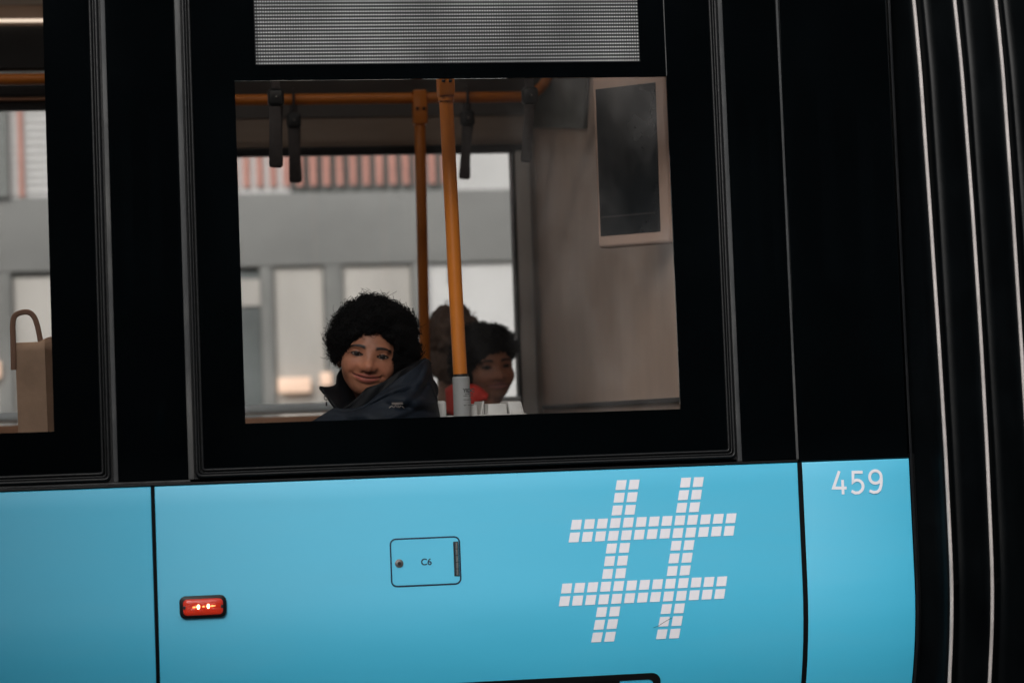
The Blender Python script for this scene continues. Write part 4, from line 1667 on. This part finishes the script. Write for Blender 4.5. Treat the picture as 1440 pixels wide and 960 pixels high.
def hair_obj(person, headP_R, head_c, s, shape, cut, ncurl, m, curl_r=0.0010, curl_len=(0.008, 0.023), coil=0.0058, seed=3, fine=0.004):
    """afro: a lumpy mass over the skull plus thousands of small coiled strands at its surface"""
    Rh = headP_R
    c = np.array(head_c)
    rg = np.random.default_rng(seed)

    def loc(P):
        q = [(P[i] - c[i]) / s for i in range(3)]
        return tuple(Rh[0][i] * q[0] + Rh[1][i] * q[1] + Rh[2][i] * q[2] for i in range(3))

    c0, r0 = shape[0]
    tufts = []
    for k in range(26):
        dv = rg.normal(0, 1, 3)
        dv[2] = abs(dv[2]) - 0.25
        dv /= np.linalg.norm(dv)
        rr_ = rg.uniform(0.016, 0.030)
        tufts.append(([c0[i] + dv[i] * (r0[i] - 0.45 * rr_) for i in range(3)], (rr_,) * 3))

    def fn(P):
        x, y, z = loc(P)
        d = None
        for cc, rr in shape:
            e = ell((x, y, z), cc, rr)
            d = e if d is None else smin(d, e, 0.02)
        for cc, rr in tufts:
            d = smin(d, ell((x, y, z), cc, rr), 0.007)
        lump = 0.0065 * np.sin(95 * x + 2 * np.sin(60 * z)) * np.sin(90 * y + 1.3) * np.sin(85 * z + 2) + 0.0045 * np.sin(210 * x) * np.sin(190 * y + 1) * np.sin(200 * z)
        d = d + lump
        edge = 0.0035 * np.sin(170 * x + 2.1) + 0.003 * np.sin(95 * x - 60 * z) + 0.002 * np.sin(330 * x + 120 * z)
        for cc, rr in cut:
            d = smax(d, -(ell((x, y, z), cc, rr) + edge), 0.006)
        return d * s
    R_ = 0.16 * s
    v_r = [(c[i] - R_, c[i] + R_, 0, 0, fine, fine) for i in range(3)]
    xs, ys, zs = [np.arange(a[0], a[1], fine) for a in v_r]
    G = np.meshgrid(xs, ys, zs, indexing='ij')
    F = fn(G)
    V, Q = surface_net(F, xs, ys, zs)
    # normals
    e = 0.002
    def grad(p):
        P = (p[:, 0], p[:, 1], p[:, 2])
        f0 = fn(P)
        gx = fn((P[0] + e, P[1], P[2])) - f0; gy = fn((P[0], P[1] + e, P[2])) - f0; gz = fn((P[0], P[1], P[2] + e)) - f0
        g_ = np.stack([gx, gy, gz], 1)
        return g_ / (np.linalg.norm(g_, axis=1, keepdims=True) + 1e-9)
    pick = rg.integers(0, len(V), ncurl)
    p = V[pick] + rg.normal(0, fine * 0.5, (ncurl, 3))
    n = grad(p)
    # near the face opening strands fall along the opening rather than across it
    S_ = 19
    K = 4
    t1 = np.cross(n, rg.normal(0, 1, (ncurl, 3)))
    t1 /= np.linalg.norm(t1, axis=1, keepdims=True)
    t2 = np.cross(n, t1)
    L = rg.uniform(*curl_len, ncurl) * s * np.where(rg.random(ncurl) < 0.08, 1.15, 1.0) * (1 + 0.3 * np.sin(60 * p[:, 0] + 3 * np.sin(45 * p[:, 2])) * np.sin(55 * p[:, 2] + 1))
    turns = rg.uniform(1.2, 2.6, ncurl)
    ph = rg.uniform(0, 2 * math.pi, ncurl)
    lean = rg.normal(0, 0.45, (ncurl, 2))
    rc = coil * s * rg.uniform(0.5, 1.3, ncurl)
    q_ = loc((p[:, 0], p[:, 1], p[:, 2]))
    inside = np.full(ncurl, 1.0)
    for cc, rr in cut:
        inside = np.minimum(inside, np.clip((ell(q_, cc, rr) + 0.001) / 0.014, 0.38, 1.0))
    L = L * inside
    rc = rc * (0.5 + 0.5 * inside)
    pts = []
    for k in range(S_):
        u = k / (S_ - 1)
        a = ph + turns * 2 * math.pi * u
        env = rc * (0.5 + 0.8 * u)
        q = p - n * 0.006 * s + n * (L * u)[:, None] + t1 * (env * np.cos(a) + lean[:, 0] * L * u * u)[:, None] + t2 * (env * np.sin(a) + lean[:, 1] * L * u * u)[:, None]
        pts.append(q)
    pts = np.stack(pts, 1)                       # ncurl, S, 3
    tan = np.gradient(pts, axis=1)
    tan /= np.linalg.norm(tan, axis=2, keepdims=True) + 1e-12
    a1 = np.cross(tan, n[:, None, :]); a1 /= np.linalg.norm(a1, axis=2, keepdims=True) + 1e-9
    a2 = np.cross(tan, a1)
    rad = curl_r * s * np.linspace(1.0, 0.45, S_)[None, :, None]
    ring = np.stack([pts + rad * (a1 * math.cos(2 * math.pi * k / K) + a2 * math.sin(2 * math.pi * k / K)) for k in range(K)], 2)
    vv = ring.reshape(-1, 3)
    base = (np.arange(ncurl) * S_ * K)[:, None, None]
    si = (np.arange(S_ - 1) * K)[None, :, None]
    kk = np.arange(K)[None, None, :]
    k2 = (kk + 1) % K
    f4 = np.stack([base + si + kk, base + si + k2, base + si + K + k2, base + si + K + kk], -1).reshape(-1, 4)
    allv = np.concatenate([V, vv]); allf = np.concatenate([Q, f4 + len(V)])
    me = bpy.data.meshes.new('hair')
    me.from_pydata(allv.tolist(), [], allf.tolist())
    me.shade_smooth()
    return link('hair', me, m, person)


def cr_curve(P, n):
    """Catmull-Rom through P, n samples"""
    P = [np.array(p, float) for p in P]
    out = []
    N = len(P) - 1
    for i in range(n):
        s_ = N * i / (n - 1)
        k = min(int(s_), N - 1)
        t = s_ - k
        p0, p1, p2, p3 = P[max(k - 1, 0)], P[k], P[k + 1], P[min(k + 2, N)]
        out.append(0.5 * (2 * p1 + (p2 - p0) * t + (2 * p0 - 5 * p1 + 4 * p2 - p3) * t * t + (3 * p1 - p0 - 3 * p2 + p3) * t**3))
    return out


def cloth_sheet(b, top, bot, n=26, rows=7, bulge=0.0, out=(0, -1, 0)):
    """curved cloth between two edge lines given as (px, py, depth)"""
    T = cr_curve([at(*p) for p in top], n)
    Bm = cr_curve([at(*p) for p in bot], n)
    o_ = np.array(out, float)
    rr = []
    for j in range(rows):
        u = j / (rows - 1)
        rr.append([T[i] * (1 - u) + Bm[i] * u + o_ * bulge * math.sin(math.pi * u) + o_ * 0.0025 * math.sin(5 * u + 0.9 * i) for i in range(n)])
    b.grid(rr)


# --- boy by the window
s = 0.95
Rh = rotm(-0.085, 0.03, R(9.8))
eye_mid = np.array(at(520, 499, 0.45))
hc = eye_mid - Rh @ np.array([0, -0.077, 0.0]) * s
hip1 = (0.665, 0.555, 1.055)
p1, hP1, B1, nb1, fn1, lh1 = make_person('person', 'smiling child with curly black hair in a navy jacket, leaning at the window',
                                          hc, Rh, s, hip1, (-0.93, -0.37), 'warm', 1.0, 0.00185, M['navy'])


def hood(P):
    a, c_, e_ = at(586, 548, 0.47), at(590, 545, 0.58), at(585, 540, 0.68)
    d = smin(cap(P, a, c_, 0.034, 0.040), cap(P, c_, e_, 0.040, 0.036), 0.02)
    d = smin(d, cap(P, at(560, 566, 0.40), at(592, 566, 0.47), 0.03, 0.036), 0.03)
    return d + 0.003 * np.sin(80 * P[0] + 60 * P[2]) + 0.003 * np.sin(90 * P[2] - 30 * P[1])


j1 = dress(p1, fn1, lh1, hip1, nb1, M['navy'], hood, 0.0075)
b = MB()
# near collar, rising from under the chin to the hood
cloth_sheet(b, [(500, 563, 0.42), (510, 551, 0.415), (518, 545, 0.41), (534, 539, 0.41), (552, 529, 0.42), (563, 521, 0.43), (577, 514, 0.45), (588, 508, 0.48), (597, 504, 0.56)],
            [(474, 580, 0.43), (498, 582, 0.42), (515, 578, 0.415), (532, 565, 0.41), (550, 550, 0.41), (566, 537, 0.42), (582, 525, 0.44), (597, 518, 0.47), (606, 512, 0.56)], bulge=0.003)
# far collar with its turned wing
cloth_sheet(b, [(449, 544.5, 0.475), (461, 545, 0.49), (472, 541, 0.52), (475, 526, 0.56), (482, 518, 0.60), (500, 516, 0.65)],
            [(458, 556, 0.455), (470, 572, 0.44), (484, 582, 0.44), (498, 585, 0.47), (505, 580, 0.55), (520, 575, 0.62)], n=20, bulge=0.006)
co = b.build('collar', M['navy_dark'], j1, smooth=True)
# outer shell over the near shoulder, creased, running up into the hood
def shell(top, bot, n=60, rows=30):
    T = cr_curve([at(*p) for p in top], n)
    Bm = cr_curve([at(*p) for p in bot], n)
    rr = []
    for j in range(rows):
        u = j / (rows - 1)
        row = []
        for i in range(n):
            v = i / (n - 1)
            p = T[i] * (1 - u) + Bm[i] * u
            d = 0.016 * math.sin(math.pi * min(1, u * 1.1) * 0.8) * (0.4 + 0.6 * math.sin(math.pi * min(1, v * 1.05)))
            for (cu, cv, slope, wdt, amp) in ((0.25, 0.72, -1.3, 0.05, 0.015), (0.45, 0.55, 1.6, 0.06, 0.011), (0.70, 0.80, 0.8, 0.05, 0.015),
                                              (0.55, 0.30, 2.2, 0.06, 0.010), (0.85, 0.15, 1.2, 0.07, 0.010), (0.18, 0.42, 0.5, 0.035, 0.009), (0.5, 0.92, -2.5, 0.05, 0.012), (0.35, 0.86, 0.4, 0.03, 0.008), (0.75, 0.45, -0.8, 0.04, 0.010)):
                w_ = (u - cu) - slope * (v - cv)
                w_ /= math.sqrt(1 + slope * slope)
                ext = math.exp(-((u - cu)**2 + (v - cv)**2) / 0.07)
                d += amp * ext * (math.exp(-(w_ / wdt)**2) - 0.9 * math.exp(-((w_ - 1.6 * wdt) / (0.8 * wdt))**2))
            d += 0.0012 * math.sin(40 * u + 13 * v) * math.sin(31 * v + 5 * u)
            row.append(p + np.array([-0.15, -1.0, 0.15]) * d)
        rr.append(row)
    bb = MB()
    bb.grid(rr)
    return bb.build('hood_flap', M['navy'], j1, smooth=True)


flapo = shell([(470, 574, 0.425), (490, 576, 0.415), (512, 571, 0.405), (528, 559, 0.40), (545, 545, 0.40), (560, 533, 0.40), (575, 523, 0.415), (588, 513, 0.44), (597, 505, 0.48), (603, 508, 0.54), (605, 516, 0.62)],
              [(425, 604, 0.40), (455, 606, 0.375), (490, 608, 0.355), (525, 608, 0.345), (560, 608, 0.34), (590, 606, 0.36), (612, 602, 0.41), (618, 590, 0.49), (612, 575, 0.62)])
md = flapo.modifiers.new('thickness', 'SOLIDIFY')
md.thickness = 0.006
md.offset = -1 if False else 0
md = co.modifiers.new('thickness', 'SOLIDIFY')
md.thickness = 0.007
md.offset = 0
# zip pull hanging on the wing and embroidered patch on the shoulder
b = MB()
zc = at(458.5, 559, 0.445)
b.tube([(zc.x + 0.0045 * math.cos(2 * math.pi * k / 14), zc.y, zc.z + 0.0055 * math.sin(2 * math.pi * k / 14)) for k in range(14)], 0.0011, 6, closed=True)
z2 = at(459, 567, 0.445)
b.box((z2.x - 0.002, z2.y - 0.001, z2.z - 0.006), (z2.x + 0.002, z2.y + 0.001, z2.z + 0.004), 0.0005)
b.build('zip_pull', M['dark_steel'], j1, smooth=SM)


from mathutils.bvhtree import BVHTree
_me = flapo.data
_off = Vector((0, 0, 0))
_p = flapo
while _p is not None:
    _off += _p.location
    _p = _p.parent
_bv = BVHTree.FromPolygons([v.co + _off for v in _me.vertices], [tuple(p.vertices) for p in _me.polygons])


def on_surface(px, py):
    """depth of the jacket flap along the line of sight through a point of the photograph"""
    o_ = Vector((0, -DIST, CAM_Z))
    h_ = _bv.ray_cast(o_, (at(px, py, 0.4) - o_).normalized())
    return h_[0].y if h_[0] else 0.36


b = MB()
for st in ([(551, 566.5), (558, 566.3), (566, 566)], [(547, 573.5), (551, 570.5), (554, 573)], [(554, 573), (556, 569.5), (559, 573)],
           [(559.5, 569.5), (561, 573), (564, 570)], [(565, 570.5), (567, 572.5), (569, 574)], [(551, 568.2), (560, 568), (567, 567.6)]):
    P_ = [at(x, y, on_surface(x, y) - 0.004) for x, y in st]
    b.tube(P_, 0.0011, 5)
b.build('shoulder_patch', M['thread'], j1, smooth=True)

hair_obj(p1, Rh, hc, s, [((0.004, 0.022, 0.046), (0.092, 0.102, 0.083)), ((0.040, 0.03, 0.010), (0.078, 0.085, 0.080)), ((-0.036, 0.03, 0.024), (0.064, 0.080, 0.056)), ((-0.02, 0.01, 0.085), (0.055, 0.06, 0.048)), ((0.045, 0.02, 0.085), (0.048, 0.06, 0.040))],
         [((0.003, -0.105, -0.026), (0.0650, 0.100, 0.0830)), ((0.007, -0.105, 0.018), (0.0600, 0.100, 0.038)), ((-0.065, -0.02, -0.095), (0.075, 0.12, 0.060)), ((0.02, -0.02, -0.135), (0.085, 0.12, 0.060))], 13000, M['hair'], curl_r=0.0009, seed=5)

# --- boy across the aisle, face turned towards the bellows
s2 = 0.95
Rh2 = rotm(0.20, 0.02, R(-4))
em2 = np.array(at(699, 515, 1.70))
hc2 = em2 - Rh2 @ np.array([0, -0.077, 0.0]) * s2
hip2 = (1.075, 1.76, 1.035)
p2, hP2, B2, nb2, fn2, lh2 = make_person('person', 'child with short curly hair and red collar, half hidden behind the pole', hc2, Rh2, s2, hip2,
                                          (0.35, -0.94), 'deep', 0.0, 0.0026, M['coat'])
j2 = dress(p2, fn2, lh2, hip2, nb2, M['coat'], None, 0.014)
b = MB()
cloth_sheet(b, [(628, 547, 1.74), (640, 540, 1.69), (655, 541, 1.65), (670, 543, 1.64), (686, 557, 1.63)],
            [(630, 580, 1.74), (640, 584, 1.67), (655, 580, 1.63), (672, 566, 1.62), (684, 560, 1.625)], n=20, bulge=0.010)
c2 = b.build('hood_lining', M['red'], j2, smooth=True)
md = c2.modifiers.new('thickness', 'SOLIDIFY')
md.thickness = 0.006
hair_obj(p2, Rh2, hc2, s2, [((0.0, 0.020, 0.050), (0.090, 0.100, 0.074)), ((-0.03, 0.03, 0.01), (0.078, 0.08, 0.075)), ((0.050, 0.0, 0.058), (0.042, 0.06, 0.032)), ((-0.01, 0.0, 0.090), (0.05, 0.06, 0.036))],
         [((0.0, -0.105, -0.040), (0.0600, 0.100, 0.0840)), ((0.0, -0.02, -0.13), (0.085, 0.12, 0.060))], 3200, M['hair'], curl_r=0.0012, seed=8, fine=0.005, curl_len=(0.005, 0.016))

# --- passenger seen from behind
s3 = 1.0
Rh3 = rotm(R(165), 0.0, 0.0)
hc3 = np.array(at(637, 486, 2.12))
hip3 = (hc3[0], 2.13, hc3[2] - 0.62)
p3, hP3, B3, nb3, fn3, lh3 = make_person('person', 'passenger with smooth brown hair turned away at the far window', hc3, Rh3, s3, hip3,
                                          (-0.3, 0.95), 'pale', 0.0, 0.0045, M['coat'], lift=-0.02)
j3 = dress(p3, fn3, lh3, hip3, nb3, M['coat'], None, 0.016)
hair_obj(p3, Rh3, hc3, s3, [((0.0, 0.018, 0.035), (0.079, 0.097, 0.083)), ((0, 0.035, -0.05), (0.066, 0.062, 0.07))],
         [((0.0, -0.115, -0.040), (0.0600, 0.090, 0.0900))], 500, M['brown_hair'], curl_r=0.0016, curl_len=(0.01, 0.02), coil=0.0015, seed=9, fine=0.006)
